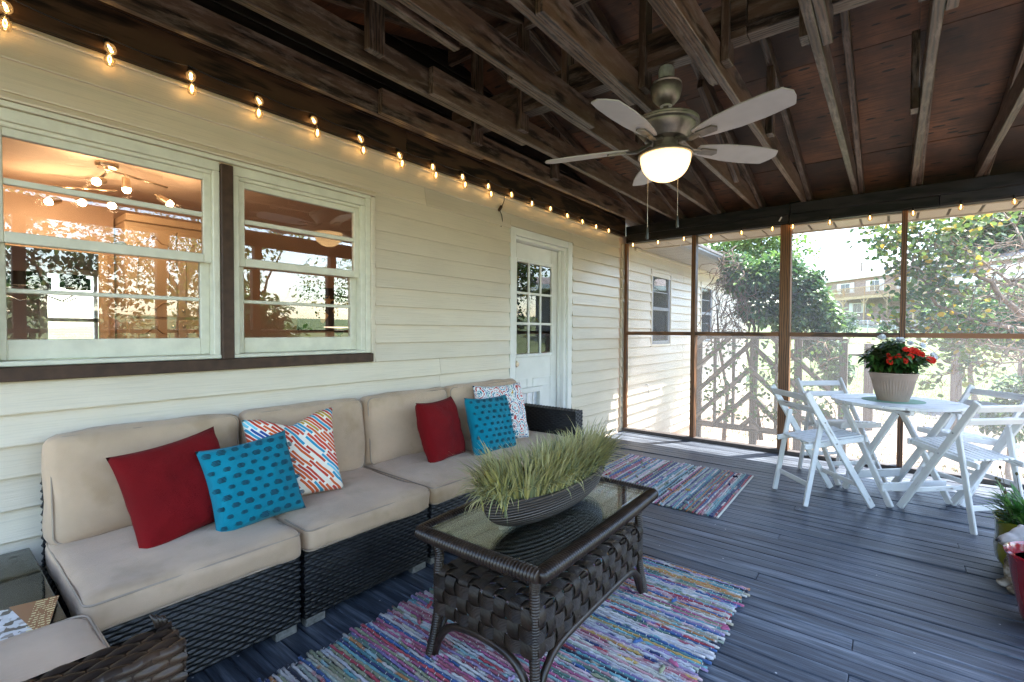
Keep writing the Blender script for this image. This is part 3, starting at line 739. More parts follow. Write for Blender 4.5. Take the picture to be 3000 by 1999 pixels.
def cable(par, pts, n=6, sag=.012, rad=.0028):
    out = []
    for a, b in zip(pts[:-1], pts[1:]):
        for k in range(n):
            t = k/n; out.append(Vector(a).lerp(Vector(b), t)-Vector((0, 0, sag*4*t*(1-t)))-par.location)
    out.append(Vector(pts[-1])-par.location)
    MB().tube(out, rad, 5).build('cable', M_WIRE, par, True)
cable(sA, [(XL, WY-.056, 2.38)]+sock+[(5.24, WY-.06, 2.36)])
sB = thing('string_lights', 'second lit string hanging just below the first, ending in a plug by the door', 'string lights', (1.5, WY-.045, 2.30), 0, 'string lights')
sock = []
for i, x in enumerate([-.07+.2877*k for k in range(11)]):
    x += .004*i+(.02 if i > 4 else 0); z = 2.302+rs.uniform(-.003, .003)-.006*(x > 1.5)
    bulb_at(sB, (x, WY-.045, z), R(rs.uniform(-6, 6)), 0, False); sock.append((x, WY-.045, z+.032))
cable(sB, [(XL, WY-.05, 2.335)]+sock+[(3.03, WY-.045, 2.30)])
cord = [(3.03, WY-.045, 2.30), (3.035, WY-.04, 2.262), (3.02, WY-.035, 2.225), (3.01, WY-.035, 2.205)]
MB().tube([Vector(p)-sB.location for p in cord], .003, 5).build('cable', M_WIRE, sB, True)
pg = MB().box(-.011, .011, -.009, .009, -.03, .03, .004).build('plug', M_BROWN, sB); pg.location = Vector((2.99, WY-.035, 2.19))-sB.location; pg.rotation_euler = (0, R(38), 0)
cord = [(2.985, WY-.035, 2.175), (3.02, WY-.028, 2.14), (3.035, WY-.022, 2.10), (3.02, WY-.020, 2.05)]
MB().tube([Vector(p)-sB.location for p in cord], .0035, 5).build('cable', M_WIRE, sB, True)
sC = thing('string_lights', 'lit string of small clear bulbs along the beam over the screens', 'string lights', (EX-.012, .6, 2.24), 0, 'string lights')
sock = []
for k, y in enumerate([2.391, 2.092, 1.801, 1.515, 1.219, .938, .764, .469, .174, -.117, -.413, -.711, -1.0]):
    z = 2.224+rs.uniform(-.004, .004); bulb_at(sC, (EX-.016, y, z), R(rs.uniform(-5, 5)), 0); sock.append((EX-.016, y, z+.034))
cable(sC, [(EX-.016, 2.47, 2.31)]+sock)
# ------------------------------------------------------------------ wicker
def wick(m, o, u, v, wd, ht, cu=.025, cv=.0145, amp=.0075, nx=4, ny=4):
    """woven panel: strands along u, rows along v, bulging towards u x v"""
    o, u, v = Vector(o), Vector(u), Vector(v); n = u.cross(v).normalized()
    rows = max(1, round(ht/cv)); cols = max(1, round(wd/cu)); dv = ht/rows; du = wd/cols
    pr = (0, .75, 1, .75)
    NU, NV = cols*nx+1, rows*ny+1; vv = []
    for i in range(NU):
        uu = i/nx
        for j in range(NV):
            r = min(j//ny, rows-1); a = pr[j % ny] if j < NV-1 else 0
            h = (.12+.88*(.5+.5*math.cos(math.pi*(uu+r)))**.55)*(.0+1.0*a)
            vv.append(o + u*(uu*du) + v*(j*dv/ny) + n*(amp*(h-.6)))
    ff = [(i*NV+j, (i+1)*NV+j, (i+1)*NV+j+1, i*NV+j+1) for i in range(NU-1) for j in range(NV-1)]
    m._add(vv, ff)
def wicker_box(x0, x1, y0, y1, z0, z1, faces='fblrt', **k):
    m = MB(); dx, dy, dz = x1-x0, y1-y0, z1-z0
    if 'f' in faces: wick(m, (x0, y0, z0), (1, 0, 0), (0, 0, 1), dx, dz, **k)          # front, towards -Y
    if 'b' in faces: wick(m, (x1, y1, z0), (-1, 0, 0), (0, 0, 1), dx, dz, **k)
    if 'l' in faces: wick(m, (x0, y1, z0), (0, -1, 0), (0, 0, 1), dy, dz, **k)
    if 'r' in faces: wick(m, (x1, y0, z0), (0, 1, 0), (0, 0, 1), dy, dz, **k)
    if 't' in faces: wick(m, (x0, y0, z1), (1, 0, 0), (0, 1, 0), dx, dy, **k)
    m.box(x0+.004, x1-.004, y0+.004, y1-.004, z0+.002, z1-.004)
    return m
def wicker_mat(name, a, b):
    t = NT(name); v = t.coord('Object', (1, 1, 1), rnd=3); n1 = t.noise(v, 9, 5, .6)
    c = t.ramp(n1, [(.35, a), (.72, b)]); v2 = t.coord('Object', (300, 300, 300)); n2 = t.noise(v2, 1, 2)
    t.bsdf(c, t.math('ADD', t.math('MULTIPLY', n1, .2), .30), bump=n2, bstr=.1, bdist=.001, spec=.4); return t.m
M_WICK = wicker_mat('black_resin_wicker', (.004, .0045, .006), (.011, .012, .015))
M_WICKB = wicker_mat('weathered_brown_wicker', (.008, .007, .007), (.05, .028, .016))
def fabric(name, col, var=.12, weave=420, stain=None, rough=.85, sheen=.25):
    t = NT(name); v = t.coord('Object', (1, 1, 1), rnd=6)
    n1 = t.noise(v, 3.5, 5, .6)
    c = t.ramp(n1, [(.3, tuple(x*(1-var) for x in col)), (.7, tuple(min(1, x*(1+var)) for x in col))])
    if stain is not None:
        n2 = t.noise(t.coord('Object', (1, 1, 1), rnd=29), 5.5, 3, .5)
        c = t.mix(t.ramp(n2, [(.54, (0, 0, 0)), (.74, (.75, .75, .75))]), c, stain)
    wx = t.n('TexWave', wave_type='BANDS', bands_direction='X'); wx.inputs['Scale'].default_value = weave/6.28*3; t.l(v, wx.inputs['Vector'])
    wz = t.n('TexWave', wave_type='BANDS', bands_direction='DIAGONAL'); wz.inputs['Scale'].default_value = weave/6.28*3; t.l(v, wz.inputs['Vector'])
    cr = t.noise(v, 14, 3)
    b = t.math('ADD', t.math('MULTIPLY', t.math('ADD', wx.outputs['Fac'], wz.outputs['Fac']), .2), cr)
    t.bsdf(c, rough, bump=b, bstr=.45, bdist=.007, sheen=sheen, spec=.2); return t.m
M_BEIGE = fabric('beige_cushion_fabric', (.56, .395, .265), .13, stain=(.37, .25, .14))
M_PIPE = simple('beige_piping', (.36, .28, .21), .8, .2)
M_STEEL = simple('scuffed_metal_foot', (.30, .30, .29), .45, .4, 50, metal=.6)

def loop_pts(cx, cy, z, hx, hy, r, n=5):
    out = []
    for sx, sy, a0 in ((1, 1, 0), (-1, 1, 90), (-1, -1, 180), (1, -1, 270)):
        for k in range(n+1):
            a = R(a0+90*k/n); out.append((cx+sx*(hx-r)+r*math.cos(a), cy+sy*(hy-r)+r*math.sin(a), z))
    return out
def cushion(name, sx, sy, sz, parent, loc, rot=(0, 0, 0), r=.035, puff=.018, seed=0, edge='z'):
    c = put(name, rbox_mesh(name, sx, sy, sz, r, 12, (.004, .006, puff) if edge == 'z' else (.004, puff, .006), .013, seed), M_BEIGE, parent, loc=loc, rot=rot)
    ins = r-math.sqrt(max(0, r*r-(r-.012)**2))-.0015
    for s_ in (1, -1):
        if edge == 'z': pts = loop_pts(0, 0, s_*(sz/2-.012), sx/2-ins, sy/2-ins, max(.012, r-ins))
        else: pts = [(p[0], s_*(sy/2-.012), p[1]) for p in loop_pts(0, 0, 0, sx/2-ins, sz/2-ins, max(.012, r-ins))]
        MB().tube(pts, .0034, 6, closed=True).build('piping', M_PIPE, c, True)
    return c
def sofa_module(x0, x1, label, arm=False, seed=0):
    xc = (x0+x1)/2; yc = 2.155
    t = thing('sofa_module', label, 'sofa', (xc, yc, 0), 0, 'wicker sofa modules in a row')
    hw = (x1-x0)/2; yf, yb = 1.815-yc, 2.49-yc
    wicker_box(-hw+.004, hw-.004, yf, yb, .036, .315, 'flrt').build('base', M_WICK, t, True)
    wicker_box(-hw+.004, hw-.004, yb-.035, yb, .316, .64, 'ftlr').build('back_panel', M_WICK, t, True)
    for sx in (-1, 1):
        for yy in (yf+.012, yb-.05):
            MB().box(sx*(hw-.055)-.042, sx*(hw-.055)+.042, yy-.004, yy+.035, 0, .036, .003).build('leg', M_STEEL, t)
    sw = hw*2 if not arm else hw*2-.11
    off = 0 if not arm else -.055
    cushion('seat_cushion', sw-.006, .655, .105, t, (off, 1.790+.3275-yc, .3625), (R(.8), 0, 0), .03, .012, seed)
    bw = sw-.008
    cushion('back_cushion', bw, .125, .41, t, (off, 2.40-yc, .605), (R(-5), 0, R(random.Random(seed).uniform(-1.2, 1.2))), .045, .03, seed+5, 'y')
    if arm: wicker_box(hw-.108, hw-.004, yf+.005, yb-.036, .316, .600, 'flrt').build('arm', M_WICK, t, True)
    return t
sofa_module(.288, .946, 'leftmost wicker sofa module with beige cushions, beside the glass side table', False, 1)
sofa_module(.956, 1.612, 'armless wicker sofa module holding the striped pillow', False, 2)
sofa_module(1.620, 2.270, 'armless wicker sofa module behind the planter with a red pillow', False, 3)
sofa_module(2.280, 3.150, 'end wicker sofa module with a black armrest beside the door', True, 4)

# armchair in the near left corner, facing along the sofa
ac = thing('armchair', 'black wicker armchair with worn arm in the near left corner', 'armchair', (-.05, 1.42, 0))
ax, ay = -.05, 1.42
wicker_box(-.62-ax, .300-ax, 1.155-ay, 1.755-ay, .036, .315, 'frt').build('base', M_WICK, ac, True)
wicker_box(-.62-ax, .320-ax, 1.050-ay, 1.150-ay, .036, .600, 'fbrt', cu=.028, cv=.0185, amp=.009).build('arm', M_WICKB, ac, True)
for px_, py_ in ((.25, 1.06), (.25, 1.70), (-.55, 1.06), (-.55, 1.70)): MB().box(px_-.04-ax, px_+.04-ax, py_-ay, py_+.035-ay, 0, .036, .003).build('leg', M_STEEL, ac)
cushion('seat_cushion', .90, .60, .11, ac, (-.145-ax, 1.452-ay, .365), (R(.5), 0, 0), .05, .016, 9)
fr = MB()
for k in range(3): fr.tube([(.300+k*.006-ax, 1.145-ay, .600), (.296+k*.006-ax, 1.150-ay, .615), (.288+k*.009-ax, 1.152-ay, .628-k*.006)], [.006, .005, .002], 5)
fr.build('frayed_strand', M_WICKB, ac, True)

# glass topped side table between them, with a magazine
st = thing('side_table', 'low wicker side table with a dark glass top left of the sofa', 'side table', (-.05, 2.03, 0))
wicker_box(-.28, .28, -.24, .40, .02, .385, 'fr').build('base', M_WICKB, st, True)
M_DGLASS = pane_glass('dark_table_glass', (.40, .42, .42), 0, .0, k=.7)
MB().box(-.30, .305, -.26, .42, .392, .400, .002).build('glass_top', M_DGLASS, st)
for sx in (-.26, .26):
    for sy in (-.22, .38): MB().lathe([(.012, .385), (.012, .392)], 10, (sx, sy, 0)).build('glass_pad', M_BLACK, st)
def mag_mat():
    t = NT('glossy_magazine_print'); v = t.coord('Object', (1, 1, 1))
    vo = t.n('TexVoronoi', distance='CHEBYCHEV'); vo.inputs['Scale'].default_value = 55; t.l(v, vo.inputs['Vector'])
    c = t.ramp(t.math('FRACT', t.math('MULTIPLY', vo.outputs['Color'], 1.0)), [(0, (.75, .76, .78)), (.45, (.6, .6, .62)), (.55, (.05, .045, .04)), (.75, (.16, .13, .11)), (1, (.8, .8, .8))])
    g = t.n('SeparateXYZ'); t.l(v, g.inputs[0])
    c2 = t.mix(t.math('GREATER_THAN', t.math('ADD', g.outputs[0], t.math('MULTIPLY', g.outputs[1], .4)), .045), c, (.28, .12, .05))
    wv = t.n('TexWave', wave_type='BANDS', bands_direction='Y'); wv.inputs['Scale'].default_value = 22; wv.inputs['Distortion'].default_value = 2; t.l(v, wv.inputs['Vector'])
    br = t.noise(t.coord('Object', (90, 10, 1)), 2, 2)
    ln = t.math('MULTIPLY', t.math('GREATER_THAN', wv.outputs['Fac'], .75), t.math('GREATER_THAN', br, .48))
    ln = t.math('MULTIPLY', ln, t.math('GREATER_THAN', g.outputs[0], .06))
    c3 = t.mix(ln, c2, (.75, .62, .30))
    t.bsdf(c3, .18, spec=.6); return t.m
M_MAG = mag_mat(); M_PAGE = simple('page_edges', (.62, .57, .48), .8, .2, 200)
mg = thing('magazine', 'glossy magazine with an orange cover edge on the glass side table', 'magazine', (.13, 1.845, .4004), R(-14))
MB().box(-.14, .105, -.10, .10, 0, .007, .0005).build('pages', M_PAGE, mg)
def cov(u, v_):
    xx = -.142+.25*u; return (xx, -.102+.204*v_, .0075+.002*math.sin(u*3)+.010*max(0, u-.8))
MB().grid(cov, 14, 4).build('cover', M_MAG, mg, True)

# ------------------------------------------------------------------ throw pillows
def wr(a, b, seed, sg):
    q = mnoise.noise(Vector((a*1.9+seed, b*1.9, sg*3)))*.016+mnoise.noise(Vector((a*5+seed, b*5, sg*7)))*.006
    return q+.006*mnoise.noise(Vector(((a+b)*6+seed, (a-b)*1.3, sg)))*max(abs(a), abs(b))
def pillow_mesh(name, s, th, n=26, seed=0, dent=.0):
    m = MB()
    def sh(sg):
        def f(u, v_):
            a, b = u*2-1, v_*2-1
            ea, eb = 1-abs(a)**2.4, 1-abs(b)**2.4
            t_ = (max(0, ea)*max(0, eb))**.42
            pin = 1-.085*((1-abs(b)**2)*abs(a)**4)   # sides pulled in between the corners
            pin2 = 1-.085*((1-abs(a)**2)*abs(b)**4)
            x, z = a*s/2*pin, b*s/2*pin2
            w_ = wr(a, b, seed, sg)
            y = -sg*(th/2*t_ + w_*t_)
            if dent and b > .2 : z -= dent*s*(1-min(1, abs(a)*1.6))*(b-.2)
            return (x, y, z)
        return f
    m.grid(sh(1), n, n); m.grid(sh(-1), n, n)
    me = m.mesh(name, True)
    bm = bmesh.new(); bm.from_mesh(me); bmesh.ops.remove_doubles(bm, verts=bm.verts, dist=.0004); bmesh.ops.recalc_face_normals(bm, faces=bm.faces); bm.to_mesh(me); bm.free()
    return me
M_RED = fabric('deep_red_linen', (.17, .002, .004), .2, 700, sheen=.02)
M_TEAL = fabric('teal_woven_cotton', (.0, .20, .285), .12, 330, sheen=.1)
M_KNOT = simple('dark_teal_yarn', (.004, .055, .085), .9, .4, 60)
def stripe_mat():
    t = NT('brushstroke_print'); v0 = t.coord('Object', (1, 1, 1))
    rot = t.n('Mapping'); rot.inputs['Rotation'].default_value = (0, R(40), 0); t.l(v0, rot.inputs[0])
    mp = t.n('Mapping'); mp.inputs['Scale'].default_value = (70, 1, 24); t.l(rot.outputs[0], mp.inputs[0])
    wn = t.noise(v0, 7, 2); ad = t.n('VectorMath', operation='ADD'); cb = t.n('CombineXYZ'); t.l(t.math('MULTIPLY', wn, 1.6), cb.inputs[0]); t.l(mp.outputs[0], ad.inputs[0]); t.l(cb.outputs[0], ad.inputs[1])
    sx = t.n('SeparateXYZ'); t.l(ad.outputs[0], sx.inputs[0])
    col = t.math('FLOOR', sx.outputs[0]); fx = t.math('FRACT', sx.outputs[0])
    w1 = t.n('TexWhiteNoise', noise_dimensions='1D'); t.l(col, w1.inputs['W'])
    row = t.math('FLOOR', t.math('ADD', t.math('MULTIPLY', sx.outputs[2], .33), t.math('MULTIPLY', w1.outputs['Value'], 3)))
    cb2 = t.n('CombineXYZ'); t.l(t.math('FLOOR', t.math('MULTIPLY', col, .34)), cb2.inputs[0]); t.l(row, cb2.inputs[1])
    w2 = t.n('TexWhiteNoise', noise_dimensions='3D'); t.l(cb2.outputs[0], w2.inputs['Vector'])
    r = t.n('ValToRGB'); r.color_ramp.interpolation = 'CONSTANT'
    pal = [(0, (.52, .045, .02)), (.26, (.62, .10, .02)), (.45, (.02, .26, .42)), (.60, (.78, .70, .58)), (.68, (.45, .27, .03)), (.78, (.02, .07, .28)), (.86, (.16, .50, .62)), (.93, (.60, .06, .03))]
    while len(r.color_ramp.elements) < len(pal): r.color_ramp.elements.new(.5)
    for i, (p, c) in enumerate(pal): r.color_ramp.elements[i].position = p; r.color_ramp.elements[i].color = (*c, 1)
    t.l(w2.outputs['Value'], r.inputs[0])
    edge = t.math('LESS_THAN', t.math('ABSOLUTE', t.math('SUBTRACT', fx, .5)), .36)
    ends = t.math('GREATER_THAN', t.math('FRACT', t.math('ADD', t.math('MULTIPLY', sx.outputs[2], .33), t.math('MULTIPLY', w1.outputs['Value'], 3))), .10)
    c = t.mix(t.math('MULTIPLY', edge, ends), (.80, .74, .64), r.outputs[0])
    t.bsdf(c, .75, bump=t.noise(v0, 16, 3), bstr=.2, bdist=.006, sheen=.1, spec=.2); return t.m
def paisley_mat():
    t = NT('paisley_embroidery'); v0 = t.coord('Object', (1, 1, 1)); wn = t.n('TexNoise'); wn.inputs['Scale'].default_value = 9; t.l(v0, wn.inputs['Vector'])
    mx = t.n('Mix', data_type='VECTOR'); mx.inputs[0].default_value = .05; t.l(v0, mx.inputs[4]); t.l(wn.outputs['Color'], mx.inputs[5])
    vo = t.n('TexVoronoi', feature='F1'); vo.inputs['Scale'].default_value = 11; t.l(mx.outputs[1], vo.inputs['Vector'])
    d = vo.outputs['Distance']
    ring = t.math('FRACT', t.math('MULTIPLY', d, 7.5))
    an = t.n('TexWave', wave_type='RINGS', rings_direction='SPHERICAL'); an.inputs['Scale'].default_value = 26; an.inputs['Distortion'].default_value = 4; t.l(mx.outputs[1], an.inputs['Vector'])
    dash = t.math('GREATER_THAN', t.noise(v0, 95, 1), .46)
    band = t.math('FLOOR', t.math('MULTIPLY', d, 7.5))
    r = t.n('ValToRGB'); r.color_ramp.interpolation = 'CONSTANT'
    pal = [(0, (.55, .03, .02)), (.17, (.60, .16, .02)), (.30, (.02, .22, .30)), (.46, (.50, .03, .03)), (.60, (.01, .07, .22)), (.74, (.03, .30, .26)), (.88, (.55, .30, .03))]
    while len(r.color_ramp.elements) < len(pal): r.color_ramp.elements.new(.5)
    for i, (p, c) in enumerate(pal): r.color_ramp.elements[i].position = p; r.color_ramp.elements[i].color = (*c, 1)
    t.l(t.math('MULTIPLY', band, .165), r.inputs[0])
    on = t.math('MULTIPLY', t.math('GREATER_THAN', ring, .45), dash)
    c = t.mix(on, (.80, .79, .76), r.outputs[0]); t.bsdf(c, .8, bump=on, bstr=.3, bdist=.002, sheen=.1, spec=.2); return t.m
M_STRIPE = stripe_mat(); M_PAIS = paisley_mat()
_k = MB()
for j in range(4):
    z_ = (j-1.5)*.5; hw_ = 1-.35*abs(j-1.5)/1.5; _k.tube([(-hw_, .2, z_), (-hw_*.5, -.8, z_*1.05), (0, -1, z_), (hw_*.5, -.8, z_*1.05), (hw_, .2, z_)], [.1, .2, .22, .2, .1], 5)
me_knot = _k.mesh('yarn_knot', True)
def pillow(label, mt, loc, rot, s=.40, th=.15, seed=0, knots=False, dent=0):
    p = put('throw_pillow', pillow_mesh('throw_pillow', s, th, 28, seed, dent), mt, None)
    p.matrix_basis = Matrix.Translation(loc) @ Matrix.Rotation(rot[2], 4, 'Z') @ Matrix.Rotation(rot[0], 4, 'X') @ Matrix.Rotation(rot[1], 4, 'Y')
    tag(p, label, 'pillow', 'throw pillows on the sofa')
    if knots:
        rr = random.Random(seed)
        for r_i in range(9):
            zz = -.40+.1*r_i; n_ = 7
            for c_i in range(n_):
                a = -.86+(c_i+.5*(r_i % 2))*.27; b = zz*2
                if abs(a) > .9: continue
                ea, eb = 1-abs(a)**2.4, 1-abs(b)**2.4; t_ = (ea*eb)**.42
                w_ = wr(a, b, seed, 1)
                y = -(th/2*t_+w_*t_)
                k_ = put('yarn_knot', me_knot, M_KNOT, p, loc=(a*s/2, y-.001, b*s/2)); sc_ = rr.uniform(.8, 1.25)
                k_.scale = (.0165*sc_, .006, .0085*sc_); k_.rotation_euler = (0, rr.uniform(-.15, .15)+R(4), 0)
                if r_i % 2 == 0 or c_i % 2: continue
    return p
pillow('plain deep red pillow on the leftmost sofa module', M_RED, (.640, 2.15, .585), (R(-20), R(-7), R(10)), .385, .15, 3)
pillow('teal knotted pillow leaning in front of the left red one', M_TEAL, (.872, 2.06, .570), (R(-22), R(-5), R(-2)), .355, .15, 8, True)
pillow('white pillow with red, orange and blue brushstroke stripes', M_STRIPE, (1.095, 2.155, .615), (R(-17), R(-3), R(-14)), .40, .14, 14, dent=.14)
pillow('plain deep red pillow in the right group, behind the planter', M_RED, (2.025, 2.165, .585), (R(-17), R(1), R(14)), .385, .15, 21)
pillow('teal knotted pillow in front of the paisley one', M_TEAL, (2.385, 2.075, .575), (R(-18), R(2), R(-4)), .385, .15, 27, True)
pillow('white pillow with red and blue paisley embroidery near the armrest', M_PAIS, (2.635, 2.19, .605), (R(-16), R(0), R(-14)), .43, .15, 33)
# ------------------------------------------------------------------ coffee table
def rattan(name, a, b):
    t = NT(name); v = t.coord('Object', (1, 1, 1), rnd=3); n1 = t.noise(v, 14, 5, .6)
    c = t.ramp(n1, [(.3, a), (.75, b)])
    t.bsdf(c, .34, spec=.45); return t.m
M_RAT = rattan('dark_brown_rattan', (.008, .005, .004), (.042, .026, .017))
def band_mat():
    t = NT('flat_rattan_band'); at = t.n('UVMap'); sx = t.n('SeparateXYZ'); t.l(at.outputs[0], sx.inputs[0])
    st_ = t.math('SINE', t.math('MULTIPLY', sx.outputs[1], 2*math.pi*9))
    n1 = t.noise(t.coord('Object', (1, 1, 1), rnd=5), 10, 4)
    c = t.ramp(n1, [(.3, (.010, .007, .0055)), (.7, (.045, .029, .019))])
    t.bsdf(c, .38, bump=st_, bstr=.8, bdist=.0012, spec=.35); return t.m
M_BAND = band_mat()
ct = thing('coffee_table', 'dark rattan coffee table with woven basket shelf and glass top', 'coffee table', (1.62, 1.09, 0), R(1.5))
HX, HY = .420, .215      # leg positions
LZ = .455
# legs bowed outward to the feet
def wrap_tube(pts, r, step=.0045, seg=10):
    """cane wound round a pole: ringed surface"""
    pts = [Vector(p) for p in pts]; out = []; rs_ = []
    d = [0]
    for a, b in zip(pts[:-1], pts[1:]): d.append(d[-1]+(b-a).length)
    n = int(d[-1]/step*2); j = 0; wp = (1, .93, .80, .93)
    for i in range(n+1):
        s_ = d[-1]*i/n
        while j < len(d)-2 and s_ > d[j+1]: j += 1
        t_ = (s_-d[j])/(d[j+1]-d[j]); out.append(pts[j].lerp(pts[j+1], t_)); rs_.append(r*wp[i % 4])
    return MB().tube(out, rs_, seg)
for sx in (-1, 1):
    for sy in (-1, 1):
        x, y = sx*HX, sy*HY
        pts = [(x+sx*.022, y+sy*.022, 0), (x+sx*.008, y+sy*.008, .09), (x, y, .17), (x, y, .32), (x-sx*.004, y-sy*.004, .38), (x+sx*.006, y+sy*.006, .42), (x+sx*.022, y+sy*.018, LZ)]
        wrap_tube(pts, .0185).build('leg', M_RAT, ct, True)
# arched braces below the basket
def arch(a, b, ax_):
    a, b = Vector(a), Vector(b); d = b-a; pts = []
    for k in range(21):
        t_ = k/20; e = min(t_, 1-t_)*d.length
        z = .012+ (.150)*(1-math.exp(-e/.045)); pts.append(a+d*t_+Vector((0, 0, z)))
    return MB().tube(pts, .0135, 8)
for sy in (-1, 1): arch((-HX-.004, sy*(HY+.012), 0), (HX+.004, sy*(HY+.012), 0), 0).build('brace', M_RAT, ct, True)
for sx in (-1, 1): arch((sx*(HX+.012), -HY-.004, 0), (sx*(HX+.012), HY+.004, 0), 1).build('brace', M_RAT, ct, True)
# rim: four wound rails bulging outward
rim = [(-.465, -.262), (.465, -.262), (.465, .262), (-.465, .262)]
for k in range(4):
    a, b = Vector((*rim[k], .462)), Vector((*rim[(k+1) % 4], .462)); nrm = Vector((0, 0, 1)).cross((b-a).normalized())*-1
    pts = []; rs_ = []
    L = (b-a).length; n = int(L/.0031)
    for i in range(n+1):
        t_ = i/n; bow = .006*math.sin(math.pi*t_)
        pts.append(a.lerp(b, t_)+nrm*bow); rs_.append(.031*(1, .93, .77, .93)[i % 4]*(1-.10*abs(2*t_-1)**6))
    MB().tube(pts, rs_, 12, flat=.85).build('rim_rail', M_RAT, ct, True)
M_TGLASS = pane_glass('table_glass', (.88, .95, .94), 0, .0, k=.75)
MB().box(-.437, .437, -.236, .236, .470, .477, .002).build('glass_top', M_TGLASS, ct)
# woven basket: each band its own ribbon
BW = .0435; x0b, y0b, zt, zb_ = .428, .222, .318, .165
nc, nl, nr = 15, 8, 3
cxs = [-.402+.804*i/(nc-1) for i in range(nc)]; cys = [-.196+.392*j/(nl-1) for j in range(nl)]; rzs = [zb_+.024+k*.049 for k in range(nr)]
def ribbon(path, side, name='woven_band'):
    """path: list of (point, normal); side: width direction per point"""
    m = MB(); n = len(path); vv = []
    for (p, nn), sd in zip(path, side):
        p, nn, sd = Vector(p), Vector(nn), Vector(sd)
        for s_ in (-.5, 0, .5): vv.append(p+sd*(s_*BW)+nn*(.003-.002*abs(s_*2)))
        for s_ in (.5, -.5): vv.append(p+sd*(s_*BW)-nn*.002)
    ff = []
    for i in range(n-1):
        for k in range(5): ff.append((i*5+k, i*5+(k+1) % 5, (i+1)*5+(k+1) % 5, (i+1)*5+k))
    m._add(vv, ff); me = m.mesh(name, True, 50)
    uv = me.uv_layers.new(name='UVMap'); w5 = (0, .5, 1, 1, 0)
    for lp in me.loops:
        uv.data[lp.index].uv = ((lp.vertex_index//5)*.1, w5[lp.vertex_index % 5])
    return put(name, me, M_BAND, ct)
AMP = .0075
for i, x in enumerate(cxs):
    P, S = [], []
    def add(p, n): P.append((p, n)); S.append((1, 0, 0))
    for k in range(nr*4, -1, -1):
        zz = zb_+(zt-.012-zb_)*(1-k/(nr*4)); ph = math.cos(math.pi*((zz-rzs[0])/.049))*(-1)**i
        add((x, -y0b-.004-AMP*ph, zz), (0, -1, 0))
    add((x, -y0b+.002, zt-.002), (0, -.7, .7))
    for j in range(nl*4+1):
        yy = -y0b+.014+(2*y0b-.028)*j/(nl*4); ph = math.cos(math.pi*((yy-cys[0])/(cys[1]-cys[0])))*(-1)**i
        add((x, yy, zt+AMP*ph), (0, 0, 1))
    add((x, y0b-.002, zt-.002), (0, .7, .7))
    for k in range(nr*2+1): add((x, y0b+.004, zt-.014-(zt-.014-zb_)*k/(nr*2)), (0, 1, 0))
    ribbon(P, S)
for j, y in enumerate(cys):
    P, S = [], []
    def add(p, n): P.append((p, n)); S.append((0, 1, 0))
    for k in range(nr*4, -1, -1):
        zz = zb_+(zt-.012-zb_)*(1-k/(nr*4)); ph = math.cos(math.pi*((zz-rzs[0])/.049))*(-1)**j
        add((-x0b-.004-AMP*ph, y, zz), (-1, 0, 0))
    add((-x0b+.002, y, zt-.002), (-.7, 0, .7))
    for i in range(nc*4+1):
        xx = -x0b+.014+(2*x0b-.028)*i/(nc*4); ph = -math.cos(math.pi*((xx-cxs[0])/(cxs[1]-cxs[0])))*(-1)**j
        add((xx, y, zt+AMP*ph), (0, 0, 1))
    add((x0b-.002, y, zt-.002), (.7, 0, .7))
    for k in range(nr*2+1): add((x0b+.004, y, zt-.014-(zt-.014-zb_)*k/(nr*2)), (1, 0, 0))
    ribbon(P, S)
for k, zz in enumerate(rzs):
    for sgn, ax_ in ((-1, 'y'), (1, 'y'), (-1, 'x'), (1, 'x')):
        P, S = [], []
        if ax_ == 'y':
            for i in range(nc*4+1):
                xx = -x0b+2*x0b*i/(nc*4); ph = -math.cos(math.pi*((xx-cxs[0])/(cxs[1]-cxs[0])))*(-1)**k
                P.append(((xx, sgn*(y0b+.004+AMP*ph), zz), (0, sgn, 0))); S.append((0, 0, 1))
        else:
            for i in range(nl*4+1):
                yy = -y0b+2*y0b*i/(nl*4); ph = -math.cos(math.pi*((yy-cys[0])/(cys[1]-cys[0])))*(-1)**k
                P.append(((sgn*(x0b+.004+AMP*ph), yy, zz), (sgn, 0, 0))); S.append((0, 0, 1))
        ribbon(P, S)

# ------------------------------------------------------------------ boat planter with grass
M_BOWL = NT('carved_dark_wood'); _t = M_BOWL
v = _t.coord('Object', (1.2, 5, 26)); wv = _t.n('TexWave', wave_type='BANDS', bands_direction='Z'); wv.inputs['Scale'].default_value = 1.1; wv.inputs['Distortion'].default_value = 3.5; wv.inputs['Detail'].default_value = 3; wv.inputs['Detail Scale'].default_value = .6
_t.l(v, wv.inputs['Vector']); n1 = _t.noise(_t.coord('Object'), 20, 4)
c = _t.ramp(wv.outputs['Fac'], [(.1, (.010, .008, .007)), (.55, (.050, .038, .030)), (.9, (.085, .062, .046))]); c = _t.mix(_t.math('MULTIPLY', n1, .5), c, (.016, .012, .010))
_t.bsdf(c, .5, bump=wv.outputs['Fac'], bstr=.9, bdist=.006); M_BOWL = _t.m
pt = thing('grass_planter', 'carved boat shaped planter of tall yellow green grass on the coffee table', 'planter', (1.60, 1.07, .4775), R(-1.5))
def boat(u, v_, inner=0):
    a = 2*math.pi*u; L, Wd, Hh = .385-inner, .112-inner, .108
    ca, sa = math.cos(a), math.sin(a)
    k = v_
    prof_r = .52+.48*math.sin(math.pi/2*min(1, k*1.15)); zz = Hh*k**1.35
    x = math.copysign(abs(ca)**.9, ca)*L*prof_r; y = math.copysign(abs(sa)**1.25, sa)*Wd*(.42+.58*math.sin(math.pi/2*min(1, k*1.1)))
    return (x, y, zz+inner*.9+.030*(abs(ca)**3)*k**2)
m = MB(); m.grid(lambda u, v_: boat(u, v_), 48, 12, True); m.grid(lambda u, v_: boat(u, v_, .012), 48, 12, True)
